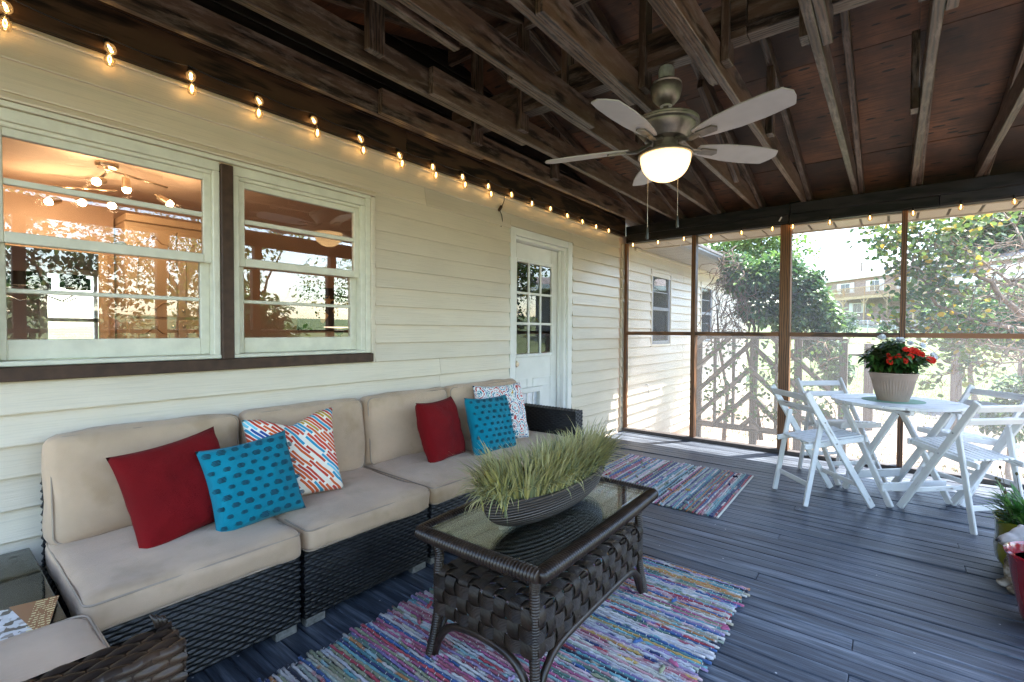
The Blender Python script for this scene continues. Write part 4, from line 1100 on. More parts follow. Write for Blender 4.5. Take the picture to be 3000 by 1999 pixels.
nb = 48*12
m.f += [(i*12+11, ((i+1) % 48)*12+11, nb+((i+1) % 48)*12+11, nb+i*12+11) for i in range(48)]; m.mi += [0]*48
m.f.append(tuple(i*12 for i in range(48))); m.mi.append(0)
m.build('bowl', M_BOWL, pt, True, 50)
M_SOIL = simple('dark_potting_soil', (.02, .014, .010), .95, .4, 60, bstr=.5)
MB().lathe([(0, .078), (1, .078)], 32, rx=.345, ry=.085).build('soil', M_SOIL, pt)
def grass_mat(name, stops, rough=.5):
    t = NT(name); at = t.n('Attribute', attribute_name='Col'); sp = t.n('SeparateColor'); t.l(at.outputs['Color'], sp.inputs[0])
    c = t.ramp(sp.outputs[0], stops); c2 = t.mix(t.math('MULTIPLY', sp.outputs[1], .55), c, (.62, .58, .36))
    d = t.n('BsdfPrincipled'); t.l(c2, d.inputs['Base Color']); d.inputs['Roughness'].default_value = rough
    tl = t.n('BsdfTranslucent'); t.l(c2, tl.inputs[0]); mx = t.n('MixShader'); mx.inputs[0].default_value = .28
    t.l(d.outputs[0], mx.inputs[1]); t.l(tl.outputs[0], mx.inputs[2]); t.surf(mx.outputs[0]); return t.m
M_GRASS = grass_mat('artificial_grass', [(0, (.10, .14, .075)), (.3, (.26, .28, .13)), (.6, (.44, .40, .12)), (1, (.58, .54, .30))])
rg = random.Random(2); m = MB()
for k in range(3000):
    if k < 2650:
        gx = rg.uniform(-1, 1); bx = math.copysign(abs(gx)**.93, gx)*.345; by = rg.uniform(-1, 1)*.085*math.sqrt(max(0.05, 1-(bx/.36)**2))
    else:
        bx = rg.choice((-1, 1))*rg.uniform(.25, .345); by = rg.uniform(-.05, .05)
    tw = round((bx+.4)/.045)  # tufts share a direction
    ra = random.Random(tw*7+int((by+.1)/.04))
    ang = math.atan2(by*4+ra.uniform(-.25, .25)+rg.uniform(-.22, .22), bx*1.1+ra.uniform(-.2, .2)+rg.uniform(-.25, .25))
    Lb = rg.uniform(.15, .235)*(1.0 if k < 2650 else 1.2); lean = rg.uniform(.15, .85)+.8*(abs(bx)/.345)**4*rg.random()+.7*(abs(by)/.085)**3*rg.random()
    if rg.random() < .13: lean += .9
    wd = rg.uniform(.0026, .0056); d = Vector((math.cos(ang), math.sin(ang), 0)); sd = Vector((-d.y, d.x, 0))
    g = (rg.random()*.8)**rg.choice((.7, 1.0, 1.6)); p = Vector((bx, by, .078)); th = .12; vv = []; ns = 5; gg = rg.random()
    for i in range(ns+1):
        t_ = i/ns; wi = wd*(1-t_**2.2)*(.7+.6*t_ if t_ < .4 else 1)
        if i == ns: vv.append(p.copy())
        else: vv += [p-sd*wi, p+sd*wi]
        th += lean*1.15/ns*(.6+t_*1.2)
        p = p+(d*math.sin(th)+Vector((0, 0, 1))*math.cos(th))*(Lb/ns)
    n0 = len(m.v); m.v += [tuple(q) for q in vv]
    for i in range(ns-1): m.f.append((n0+2*i, n0+2*i+1, n0+2*i+3, n0+2*i+2))
    m.f.append((n0+2*ns-2, n0+2*ns-1, n0+2*ns)); m.mi += [0]*ns
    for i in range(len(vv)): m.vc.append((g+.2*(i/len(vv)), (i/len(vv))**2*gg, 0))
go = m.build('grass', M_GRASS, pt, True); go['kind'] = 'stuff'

# ------------------------------------------------------------------ rag rugs
PAL = [(.62, .60, .60), (.66, .62, .60), (.55, .55, .60), (.35, .10, .14), (.42, .06, .08), (.10, .28, .32), (.16, .38, .42), (.28, .45, .48), (.22, .16, .36), (.34, .26, .45), (.03, .05, .16), (.02, .025, .05), (.05, .12, .30), (.52, .34, .10), (.50, .22, .08), (.55, .30, .32), (.58, .42, .46), (.28, .30, .18), (.42, .38, .28), (.36, .42, .36), (.48, .50, .56), (.60, .58, .50), (.12, .22, .18), (.45, .12, .24)]
PAL = [tuple(min(.8, c*1.05) for c in p) for p in PAL]
t = NT('woven_rag'); at = t.n('Attribute', attribute_name='Col'); n1 = t.noise(t.coord('Object', rnd=2), 160, 3, .6)
c = t.mix(t.math('MULTIPLY', n1, .34), at.outputs['Color'], (.05, .04, .05), 'MIX')
t.bsdf(c, .9, bump=n1, bstr=.6, bdist=.004, sheen=.2, spec=.15); M_RAG = t.m
M_THREAD = simple('cream_warp_thread', (.62, .60, .55), .9, .1)
def rag_rug(label, x0, x1, y0, y1, along, seed, rowp=.0115, edge=.02, rz=0, hem=False, busy=1.0):
    """rows of rag strips along 'along'; the other axis counts the rows"""
    rr = random.Random(seed); cx, cy_ = (x0+x1)/2, (y0+y1)/2
    rug = thing('rag_rug', label, 'rug', (cx, cy_, 0), rz, 'rag rugs')
    Lr = (y1-y0) if along == 'y' else (x1-x0); Wd = (x1-x0) if along == 'y' else (y1-y0)
    n = int(Wd/rowp); prev = None
    thr = MB(); nw = int(Lr/.022)
    for i in range(n):
        q = -Wd/2+(i+.5)*rowp
        e0 = -Lr/2+rr.uniform(-edge, edge)*.6; e1 = Lr/2+rr.uniform(-edge, edge)*.6
        m = MB(); seg = 5; step = .0155; ns = int((e1-e0)/step); pts = []; rs_ = []
        base = rr.choice(PAL); alt = rr.choice(PAL); mixy = rr.random()*busy
        colr = []; cur = base; run = 0
        for k in range(ns+1):
            s_ = e0+(e1-e0)*k/ns
            if run <= 0:
                cur = base if rr.random() > mixy*.34 else rr.choice((alt, rr.choice(PAL), (.6, .58, .56)))
                f_ = rr.uniform(.75, 1.15); cur = tuple(min(.8, ch*f_) for ch in cur); run = rr.randint(1, 5 if mixy > .35 else 10)
            run -= 1; colr.append(cur)
            off = rr.uniform(-.0022, .0022)+.0025*math.sin(k*.23+i*.9); zz = .0062+rr.uniform(-.0008, .0016)+.0018*math.sin(k*math.pi+i*math.pi)
            pts.append((q+off, s_, zz) if along == 'y' else (s_, q+off, zz)); rs_.append((.0076 if (k+i) % 2 else .0054)*rr.uniform(.8, 1.25))
        m.tube(pts, rs_, seg, flat=.78); m.vc = [colr[min(ns, j//seg)] for j in range(len(m.v))]
        o = m.build('rag_strip', M_RAG, rug, True)
    # warp threads tying the rows
    for k in range(nw):
        s_ = -Lr/2+(k+.5)*Lr/nw
        for i in range(0, n):
            if (i+k) % 2: continue
            q = -Wd/2+(i+.5)*rowp
            a, b = q-.0056, q+.0056; z_ = .0128
            w_ = .0014
            vv = [(a, s_-w_, .008), (a, s_+w_, .008), (q, s_+w_, z_), (q, s_-w_, z_), (b, s_+w_, .008), (b, s_-w_, .008)]
            if along != 'y': vv = [(p[1], p[0], p[2]) for p in vv]
            thr._add(vv, [(0, 1, 2, 3), (3, 2, 4, 5)])
    o = thr.build('warp_thread', M_THREAD, rug); o['kind'] = 'stuff'
    for k in range(int(26*busy)):
        a, b = rr.uniform(-.48, .48)*Wd, rr.uniform(-.5, .5)*Lr
        if along != 'y': a, b = b, a
        cc = rr.choice(PAL[3:]); mm = MB(); mm.col = cc
        th = rr.uniform(0, 6.28); l_ = rr.uniform(.012, .028)
        p = Vector((a, b, .012)); d = Vector((math.cos(th), math.sin(th), 0))
        mm.tube([p-d*l_, p-d*l_*.4+Vector((0, 0, .006)), p+Vector((0, 0, .003)), p+d*l_*.5+Vector((0, 0, .008)), p+d*l_], [.003, .009, .006, .009, .0025], 6)
        mm.build('rag_end', M_RAG, rug, True)
    if hem:
        MB().box((x0-cx), (x1-cx), (y0-cy_)-.016, (y0-cy_)-.002, 0, .009, .003).build('hem', M_THREAD, rug)
    return rug
rag_rug('large multicolour rag rug under the coffee table', .50, 2.41, .50, 1.652, 'y', 4, .0132, .035)
rag_rug('small bright rag rug in front of the door', 3.19, 4.31, .88, 1.98, 'x', 9, .0135, .03, R(1.2), True, .7)

# ------------------------------------------------------------------ folding dining set
def white_wood():
    t = NT('worn_white_paint'); v = t.coord('Object', (2, 18, 18), rnd=13); n1 = t.noise(v, 2.2, 6, .7); v2 = t.coord('Object', (1, 1, 1), rnd=5); n2 = t.noise(v2, 7, 4)
    c = t.ramp(n2, [(.3, (.60, .61, .62)), (.7, (.74, .75, .74))])
    c = t.mix(t.ramp(n1, [(.61, (0, 0, 0)), (.68, (1, 1, 1))]), c, (.20, .17, .15))
    t.bsdf(c, .5, bump=n1, bstr=.3, bdist=.003); return t.m
M_WW = white_wood(); M_SCREW = simple('steel_screw', (.3, .3, .3), .4, .1, metal=.8)
def seg_box(name, p0, p1, wd, ht, parent, up=(0, 0, 1), mt=None, c=.004):
    return member(name, p0, p1, wd, ht, mt or M_WW, parent, c, up)
def folding_chair():
    """faces +X; origin under the middle of the feet; width along Y"""
    t = thing('folding_chair', 'white wooden folding chair', 'chair', (0, 0, 0), 0, 'white folding chairs round the table')
    W2 = .205
    for s in (-1, 1):
        y = s*W2
        seg_box('back_leg', (.235, y, .004), (-.235, y, .79), .021, .042, t, up=(1, 0, .6))
        y2 = s*(W2-.024)
        seg_box('leg', (-.215, y2, .004), (-.105, y2, .615), .019, .034, t, up=(1, 0, -.4))
        y3 = s*(W2-.046)
        seg_box('seat_rail', (-.215, y3, .405), (.20, y3, .462), .020, .036, t, up=(0, 0, 1))
        for px_, pz_ in ((-.024, .440), (-.108, .585)): MB().lathe([(0, 0), (.006, 0), (.004, .003), (0, .004)], 8).build('screw', M_SCREW, t, loc=(px_, s*(W2+.0104), pz_), rot=(R(-90*s), 0, 0))
    for s in (1,):
        seg_box('stretcher', (-.180, -W2+.035, .145), (-.180, W2-.035, .145), .016, .034, t)
        seg_box('stretcher', (.150, -W2+.012, .150), (.150, W2-.012, .150), .016, .032, t)
    seg_box('top_rail', (-.222, -W2+.011, .750), (-.222, W2-.011, .750), .018, .046, t, up=(-.5, 0, .86))
    seg_box('back_rail', (-.172, -W2+.011, .665), (-.172, W2-.011, .665), .018, .046, t, up=(-.5, 0, .86))
    ns = 7
    for k in range(ns):
        yy = -W2+.075+(2*W2-.15)*k/(ns-1)
        seg_box('seat_slat', (-.175, yy, .4305), (.205, yy, .4830), .034, .014, t)
    seg_box('seat_front', (.212, -W2+.026, .462), (.212, W2-.026, .462), .016, .040, t)
    return t
ch0 = folding_chair()
spots = [((4.073, .400), -50, 'white folding chair nearest the wooden post, its back to the rag rug'),
         ((4.180, -.370), 46, 'white folding chair nearest the green plant pot'),
         ((4.800, .335), -134, 'white folding chair behind the table beside the screen on the left'),
         ((4.790, -.440), 130, 'white folding chair behind the table on the right, beyond the flower pot')]
for i, ((x, y), a, lb) in enumerate(spots):
    o = ch0 if i == 0 else copy_tree(ch0); o.location = (x, y, 0); o.rotation_euler = (0, 0, R(a)); o['label'] = lb
dt = thing('dining_table', 'round white slatted folding table with crossed legs', 'table', (4.455, -.025, 0), R(-43.5))
Rt = .390; ns = 9; sw = 2*Rt/ns
for k in range(ns):
    yy = -Rt+(k+.5)*sw; e0, e1 = yy-sw/2+.0042, yy+sw/2-.0042
    h0, h1 = math.sqrt(max(0, Rt*Rt-e0*e0)), math.sqrt(max(0, Rt*Rt-e1*e1))
    mid = [(math.sqrt(max(0, Rt*Rt-(e0+(e1-e0)*j/4)**2)), e0+(e1-e0)*j/4) for j in range(5)]
    out = [(a, b-yy) for a, b in mid]+[(-a, b-yy) for a, b in reversed(mid)]
    MB().prism(out, -.009, .009).build('table_slat', M_WW, dt, loc=(0, yy, .694-.001*(k % 2)))
for xx in (-.20, .20): seg_box('cleat', (xx, -.31, .666), (xx, .31, .666), .04, .034, dt)
for xx, s in ((-.235, 1), (.235, 1)):
    seg_box('leg', (xx, -.205, .004), (xx, .205, .648), .022, .045, dt, up=(0, 1, -.5))
    seg_box('leg', (xx*.90, .205, .004), (xx*.90, -.205, .648), .022, .045, dt, up=(0, 1, .5))
seg_box('stretcher', (-.245, .150, .125), (.245, .150, .125), .02, .06, dt); seg_box('stretcher', (-.258, -.150, .125), (.258, -.150, .125), .02, .06, dt)
pm = MB().lathe([(0, 0), (.185, 0), (.185, .0025), (0, .0025)], 48).build('placemat', simple('green_felt', (.20, .34, .24), .8, .08, 40))
pm.location = (4.44, -.01, .7036); tag(pm, 'round green placemat under the flower pot', 'placemat')
# flower pot
fp = thing('flower_pot', 'ribbed taupe pot of red and white impatiens on the round table', 'potted plant', (4.43, -.01, .7064)); fp.scale = (.90, .90, 1)
M_POT = simple('taupe_plastic', (.33, .25, .20), .45, .05, 20)
def rib(a, z, r): return (.0030*math.cos(a*44) if .012 < z < .155 else 0)
MB().lathe([(.08, 0), (.102, .0), (.104, .006), (.105, .012), (.116, .05), (.130, .10), (.141, .150), (.150, .160), (.157, .185), (.160, .193), (.164, .196), (.164, .203), (.155, .203), (.148, .18), (.14, .165), (.0, .165)], 176, ripple=rib).build('pot', M_POT, fp, True, 45)
MB().lathe([(0, .176), (.148, .176)], 32).build('soil', M_SOIL, fp)
def leaf_mat(name, a, b, c_, rough=.38, tl=.3):
    t = NT(name); at = t.n('Attribute', attribute_name='Col'); sp = t.n('SeparateColor'); t.l(at.outputs['Color'], sp.inputs[0])
    c = t.ramp(sp.outputs[0], [(0, a), (.55, b), (1, c_)]); d = t.n('BsdfPrincipled'); t.l(c, d.inputs['Base Color']); d.inputs['Roughness'].default_value = rough
    tr = t.n('BsdfTranslucent'); t.l(c, tr.inputs[0]); mx = t.n('MixShader'); mx.inputs[0].default_value = tl
    t.l(d.outputs[0], mx.inputs[1]); t.l(tr.outputs[0], mx.inputs[2]); t.surf(mx.outputs[0]); return t.m
def add_leaf(m, p, d, up, L, wd, col, fold=.25, droop=.3):
    """pointed leaf of six faces with a fold along the midrib"""
    d = d.normalized(); s = d.cross(up)
    if s.length < 1e-4: s = d.orthogonal()
    s.normalize(); n = s.cross(d)
    prof = ((0, 0), (.3, 1), (.65, .85), (1, 0))
    n0 = len(m.v); pts = []
    for t_, w_ in prof:
        c = p+d*(L*t_)-n*(droop*L*t_*t_)
        pts.append((c, w_))
    m.v += [tuple(pts[0][0]), tuple(pts[1][0]-s*wd+n*fold*wd), tuple(pts[1][0]), tuple(pts[1][0]+s*wd+n*fold*wd), tuple(pts[2][0]-s*wd*.85+n*fold*wd), tuple(pts[2][0]), tuple(pts[2][0]+s*wd*.85+n*fold*wd), tuple(pts[3][0])]
    m.f += [(n0, n0+2, n0+1), (n0, n0+3, n0+2), (n0+1, n0+2, n0+5, n0+4), (n0+2, n0+3, n0+6, n0+5), (n0+4, n0+5, n0+7), (n0+5, n0+6, n0+7)]
    m.mi += [0]*6; m.vc += [col]*8
M_LEAF = leaf_mat('impatiens_leaf', (.012, .045, .014), (.035, .10, .022), (.10, .20, .04))
rl = random.Random(6); m = MB(); stem = MB()
for k in range(120):
    a = rl.uniform(0, 6.28); rr = math.sqrt(rl.random())*.195; h = .13+.19*(1-(rr/.215)**2)*rl.uniform(.5, 1.05)
    top = Vector((math.cos(a)*rr, math.sin(a)*rr, .165+h*.9)); bot = Vector((math.cos(a)*rr*.35, math.sin(a)*rr*.35, .17))
    stem.tube([bot, bot.lerp(top, .5)+Vector((0, 0, .015)), top], [.0035, .003, .002], 5)
    for j in range(12):
        th = rl.uniform(0, 6.28); t_ = rl.uniform(.35, 1.02); p = bot.lerp(top, t_)
        d = Vector((math.cos(th), math.sin(th), rl.uniform(-.25, .55)))+Vector((math.cos(a), math.sin(a), 0))*.35
        add_leaf(m, p, d, Vector((0, 0, 1)), rl.uniform(.06, .095), rl.uniform(.013, .021), (min(1, rl.random()*.7+.25*t_), 0, 0), .3, rl.uniform(.1, .6))
o = m.build('leaves', M_LEAF, fp, True); o['kind'] = 'stuff'; o = stem.build('stems', simple('plant_stem', (.10, .09, .035), .6), fp, True); o['kind'] = 'stuff'
M_PET = simple('red_petal', (.62, .022, .008), .55, .25, 40); M_PETW = simple('white_petal', (.72, .74, .78), .6, .08, 40)
def flower_mesh(r, seed):
    rr = random.Random(seed); m = MB()
    for layer in range(2):
        for k in range(5):
            a = 2*math.pi*k/5+layer*.6; s = r*(1-.3*layer)
            def f(u, v_): 
                th = a+(v_-.5)*1.35; q = s*u*(1-.18*(2*v_-1)**2)
                return (q*math.cos(th), q*math.sin(th), .004*layer+.010*u*u*(1 if layer else .4)+.004*math.sin(v_*9+k))
            m.grid(f, 4, 5)
    return m.mesh('flower', True)
fm = [flower_mesh(.026, 1), flower_mesh(.023, 2)]
# towards the camera from the pot
vdir = Vector((-.975, .0, .22)); sdir = Vector((math.sin(YAW), -math.cos(YAW), 0))
for (sx, h, rr_, white) in ((-.030, .325, .215, 0), (-.030, .285, .225, 0), (.030, .322, .215, 0), (.078, .295, .22, 0), (.082, .372, .17, 0), (.128, .368, .16, 0), (.112, .322, .19, 0), (.170, .350, .13, 0), (.195, .340, .12, 0), (.245, .308, .10, 0), (.268, .300, .08, 0), (.150, .362, .13, 0),
                        (-.100, .452, .03, 1), (-.085, .458, .05, 1), (.035, .435, .05, 1), (.055, .437, .07, 1), (.115, .415, .02, 1), (.20, .400, .03, 1), (.285, .318, .0, 1), (.275, .335, .04, 1)):
    me = rl.choice(fm).copy(); me.materials.clear()
    p = Vector((-rr_*.82, -sx*.86, h))
    fl_ = put('flower', me, M_PETW if white else M_PET, fp, loc=p)
    fl_.rotation_euler = (Vector((-.75, -.35+rl.uniform(-.3, .3), .55+rl.uniform(-.2, .2)))).to_track_quat('Z', 'Y').to_euler(); fl_.scale = (1.05,)*3

# ------------------------------------------------------------------ pots and statue at the right edge
M_OLIVE = simple('olive_glazed_ceramic', (.16, .155, .012), .18, .12, 8, coat=.4); M_DKRED = simple('dark_red_glaze', (.20, .006, .012), .16, .15, 6, coat=.5)
op = thing('olive_pot', 'olive green glazed pot with a leafy plant at the right edge', 'potted plant', (3.445, -.562, 0))
def sq(a, z, r): return -r*.06*math.cos(4*a)
MB().lathe([(.0, 0), (.085, 0), (.11, .012), (.138, .06), (.144, .11), (.138, .17), (.142, .235), (.150, .268), (.142, .27), (.132, .235), (.128, .17), (.0, .17)], 48, ripple=sq).build('pot', M_OLIVE, op, True, 50)
MB().lathe([(0, .235), (.128, .235)], 24).build('soil', M_SOIL, op)
M_LEAF2 = leaf_mat('bedding_leaf', (.02, .09, .02), (.06, .19, .035), (.16, .30, .07), .42, .35)
m = MB(); rl = random.Random(12)
for k in range(420):
    a = rl.uniform(0, 6.28); r0 = math.sqrt(rl.random())*.11; tilt = rl.uniform(.1, 1.25)
    d = Vector((math.cos(a)*math.sin(tilt), math.sin(a)*math.sin(tilt), math.cos(tilt)))
    p = Vector((math.cos(a)*r0, math.sin(a)*r0, .235+rl.uniform(0, .11)))
    add_leaf(m, p, d, Vector((0, 0, 1)), rl.uniform(.05, .12), rl.uniform(.006, .010), (rl.random(), 0, 0), .3, rl.uniform(.1, .5))
o = m.build('leaves', M_LEAF2, op, True); o['kind'] = 'stuff'
m = MB()
for k in range(14):
    a = rl.uniform(0, 6.28); q = Vector((math.cos(a)*.09, math.sin(a)*.09, .25)); e = q+Vector((math.cos(a)*.05, math.sin(a)*.05, rl.uniform(.16, .26)))
    m.tube([q, q.lerp(e, .5)+Vector((0, 0, .02)), e], [.002, .0016, .0012], 4)
    m.lathe([(0, -.010), (.007, -.002), (.005, .008), (0, .011)], 6, e)
o = m.build('flower_stalks', simple('seed_head', (.07, .06, .025), .7), op, True); o['kind'] = 'stuff'
rp2 = thing('red_pot', 'dark red glazed planter at the right edge in front of the statue', 'potted plant', (2.855, -.560, 0))
MB().lathe([(0, 0), (.100, 0), (.118, .012), (.128, .04), (.150, .16), (.168, .27), (.176, .283), (.178, .292), (.168, .297), (.158, .285), (.145, .22), (.0, .22)], 56).build('pot', M_DKRED, rp2, True, 50)
MB().lathe([(0, .255), (.152, .255)], 24).build('soil', M_SOIL, rp2)
m = MB()
for k in range(14):
    a = rl.uniform(0, 6.28); q = Vector((math.cos(a)*.09, math.sin(a)*.09, .25)); e = q+Vector((rl.uniform(-.06, .06), rl.uniform(-.06, .06), rl.uniform(.02, .07)))
    m.tube([q, (q+e)/2+Vector((0, 0, .03)), e], [.002, .0016, .001], 4)
o = m.build('dry_sprigs', simple('dry_sprig', (.40, .30, .09), .7), rp2, True); o['kind'] = 'stuff'
# weathered animal statue: one skinned body, head turned to the left
def blob_mesh(parts, voxel=.006):
    bm = bmesh.new()
    for (c, r, rot) in parts:
        mt_ = Matrix.Translation(c) @ Matrix.Rotation(rot[2], 4, 'Z') @ Matrix.Rotation(rot[1], 4, 'Y') @ Matrix.Diagonal((*r, 1))
        bmesh.ops.create_icosphere(bm, subdivisions=3, radius=1, matrix=mt_)
    me = bpy.data.meshes.new('statue_raw'); bm.to_mesh(me); bm.free()
    o = bpy.data.objects.new('statue_raw', me); link(o)
    md = o.modifiers.new('r', 'REMESH'); md.mode = 'VOXEL'; md.voxel_size = voxel
    sm = o.modifiers.new('s', 'SMOOTH'); sm.iterations = 4; sm.factor = .5
    dg = bpy.context.evaluated_depsgraph_get(); me2 = bpy.data.meshes.new_from_object(o.evaluated_get(dg))
    bpy.data.objects.remove(o); bpy.data.meshes.remove(me)
    for v_ in me2.vertices:
        v_.co += v_.normal*(mnoise.noise(v_.co*38)*.0035)
    me2.polygons.foreach_set('use_smooth', [True]*len(me2.polygons)); return me2
Z0 = (0, 0, 0)
parts = [((0, 0, .085), (.085, .075, .085), Z0), ((-.005, .01, .15), (.066, .060, .080), Z0), ((-.015, .02, .20), (.052, .050, .050), Z0),
         ((-.035, .045, .232), (.052, .045, .043), (0, 0, R(135))), ((-.060, .085, .222), (.048, .030, .027), (0, R(8), R(128))), ((-.076, .112, .214), (.026, .022, .020), Z0),
         ((-.020, .0, .255), (.016, .03, .026), (0, 0, R(30))), ((-.002, .05, .25), (.016, .026, .024), (0, 0, R(100))),
         ((-.055, .055, .07), (.026, .026, .075), Z0), ((-.065, .072, .016), (.030, .028, .017), (0, 0, R(130))), ((.01, .075, .07), (.026, .026, .072), Z0), ((-.01, .098, .016), (.030, .026, .016), (0, 0, R(130))),
         ((.06, -.05, .035), (.055, .045, .036), Z0)]
t = NT('weathered_stone'); v = t.coord('Object'); n1 = t.noise(v, 26, 5, .6); geo = t.n('SeparateXYZ'); t.l(v, geo.inputs[0])
c = t.ramp(n1, [(.38, (.05, .035, .02)), (.5, (.26, .21, .15)), (.66, (.55, .52, .48))])
c = t.mix(t.ramp(geo.outputs[2], [(.19, (0, 0, 0)), (.25, (.75, .75, .75))]), c, (.55, .54, .55)); t.bsdf(c, .85, bump=n1, bstr=.6, bdist=.006); M_STONE = t.m
stt = put('animal_statue', blob_mesh(parts), M_STONE, None, loc=(3.215, -.545, -.0005)); tag(stt, 'weathered stone animal statue peeking out behind the dark red pot', 'statue')
stt.scale = (1.12, 1.12, 1.12)
ns_ = MB().lathe([(0, -.008), (.009, -.004), (.010, .002), (0, .008)], 10).build('nose', M_BLACK, stt, True, loc=(-.089, .130, .216))
# ------------------------------------------------------------------ ground
def lerp_tab(t, tab):
    for (a, va), (b, vb) in zip(tab[:-1], tab[1:]):
        if t <= b: return va+(vb-va)*max(0, (t-a)/(b-a))
    return tab[-1][1]+(t-tab[-1][0])*.03
GT = [(-400, -.42), (5.9, -.42), (9, -.40), (14, -.25), (50, 1.0), (74, 2.75), (120, 5.5)]
GT2 = [(0, -.42), (3, -.42), (10, -.2), (30, 1.0), (80, 3.0)]
def gz(x, y):
    a = lerp_tab(x, GT); b = lerp_tab(max(0, -y), GT2); h = max(a, b)
    return h+.04*mnoise.noise(Vector((x*.35, y*.35, 0)))*(1 if x > 7 or y < -2.5 else 0)
def at(px, py, X):
    """the point where the sight line of a photograph pixel meets the plane x = X"""
    d = _f+_r2*((px-1500)/1399.08)-_u2*((py-999.5)/1399.08)
    return Vector((0, 0, CAM_Z))+d*(X/d.x)
def lawn_mat():
    t = NT('lawn'); g = t.n('NewGeometry'); n1 = t.noise(g.outputs['Position'], .55, 6, .62); n2 = t.noise(g.outputs['Position'], 9, 5, .7); n3 = t.noise(g.outputs['Position'], 60, 3, .7)
    c = t.ramp(n1, [(.35, (.105, .150, .048)), (.6, (.13, .175, .062)), (.78, (.18, .19, .095))])
    c = t.mix(t.ramp(n2, [(.55, (0, 0, 0)), (.8, (.7, .7, .7))]), c, (.24, .20, .145)); c = t.mix(t.math('MULTIPLY', n3, .4), c, (.07, .085, .035))
    # bare trodden earth round the porch, petering out into the lawn
    ds = t.n('VectorMath', operation='DISTANCE'); ds.inputs[1].default_value = (2.5, 1.0, -.4); t.l(g.outputs['Position'], ds.inputs[0])
    near = t.ramp(t.math('ADD', t.math('MULTIPLY', ds.outputs['Value'], .065), t.math('MULTIPLY', t.math('SUBTRACT', n2, .5), .35)), [(.52, (1, 1, 1)), (.78, (0, 0, 0))])
    c = t.mix(near, c, t.ramp(n3, [(.3, (.16, .122, .098)), (.7, (.29, .235, .195))]))
    t.bsdf(c, .9, bump=n3, bstr=.6, bdist=.03, spec=.2); return t.m
M_LAWN = lawn_mat()
def axis(a, b, dense0, dense1, fine, coarse):
    out = []; x = a
    while x < b: out.append(x); x += fine if dense0 <= x < dense1 else coarse
    return out+[b]
gx = axis(-420, 620, -12, 84, 1.0, 34); gy = axis(-420, 420, -40, 26, 1.0, 34)
m = MB(); nx_, ny_ = len(gx), len(gy)
m.v = [(x, y, gz(x, y) if abs(y) < 120 and x < 140 else gz(min(x, 140), max(-120, min(120, y)))) for x in gx for y in gy]
m.f = [(i*ny_+j, (i+1)*ny_+j, (i+1)*ny_+j+1, i*ny_+j+1) for i in range(nx_-1) for j in range(ny_-1)]; m.mi = [0]*len(m.f)
tag(m.build('ground', M_LAWN, None, True), kind='structure')
# bare leafy strip and grass blades near the porch
M_BLADE_G = grass_mat('lawn_grass', [(0, (.07, .10, .035)), (.5, (.13, .17, .055)), (1, (.24, .25, .11))])
rg = random.Random(21); m = MB()
for k in range(26000):
    x = 6.0+(rg.random()**1.7)*16; y = rg.uniform(-4.5, 2.4)*(1+(x-6)*.03)
    if mnoise.noise(Vector((x*.5, y*.5, 3))) < -.12: continue
    z = gz(x, y)-.01; a = rg.uniform(0, 6.28); h = rg.uniform(.03, .085); w_ = rg.uniform(.003, .006)*(1+(x-6)*.08)
    dx, dy = math.cos(a)*w_, math.sin(a)*w_; bx, by = rg.uniform(-.03, .03), rg.uniform(-.03, .03)
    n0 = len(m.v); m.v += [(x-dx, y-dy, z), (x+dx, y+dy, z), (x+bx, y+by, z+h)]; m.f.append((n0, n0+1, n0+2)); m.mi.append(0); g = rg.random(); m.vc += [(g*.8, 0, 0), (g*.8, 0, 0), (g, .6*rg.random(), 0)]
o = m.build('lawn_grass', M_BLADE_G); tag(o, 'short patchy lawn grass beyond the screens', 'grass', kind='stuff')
m = MB()
for k in range(1500):
    x = 6.0+rg.random()**1.5*9; y = rg.uniform(-3.5, 2.3); z = gz(x, y)+.012
    g = rg.random(); add_leaf(m, Vector((x, y, z)), Vector((rg.uniform(-1, 1), rg.uniform(-1, 1), rg.uniform(-.1, .3))), Vector((0, 0, 1)), rg.uniform(.04, .08), .018, (g, 0, 0), .3, .2)
M_LITTER = leaf_mat('fallen_leaf', (.16, .08, .03), (.34, .22, .12), (.45, .36, .22), .8, .1)
o = m.build('fallen_leaves', M_LITTER); tag(o, 'fallen dry leaves scattered on the ground by the porch', 'leaves', kind='stuff')

# ------------------------------------------------------------------ vine covered trellis
M_OLDW = wood('grey_weathered_timber', (.07, .055, .045), (.20, .165, .135), .8, 1, 1, .4)
TX = 7.05
tr = thing('trellis', 'weathered timber trellis of slanted slats outside the screen', 'trellis', (TX, 1.0, gz(TX, 1.0)))
def TP(px, py, X=TX): return at(px, py, X)-tr.location
yA, yB, yC, yD = [at(px, 1100, TX).y for px in (2046, 2208, 2276, 2338)]
yE = at(2470, 1100, TX).y
for y in (yA, yB, yD, yE): member('post', (TX, y, gz(TX, y)-.1), (TX, y, 1.12), .085, .085, M_OLDW, tr, .004, (1, 0, 0)).location -= tr.location
for y in ((yA*2+yB)/3, (yA+yB*2)/3, yC): member('upright', (TX-.05, y, -.12), (TX-.05, y, 1.12), .03, .07, M_OLDW, tr, .003, (1, 0, 0)).location -= tr.location
zlo, zhi = at(2150, 1248, TX).z, at(2150, 985, TX).z
for z in (zlo, zhi): member('cross_rail', (TX-.075, yA, z), (TX-.075, yE, z), .03, .075, M_OLDW, tr, .003).location -= tr.location
H_ = zhi-zlo
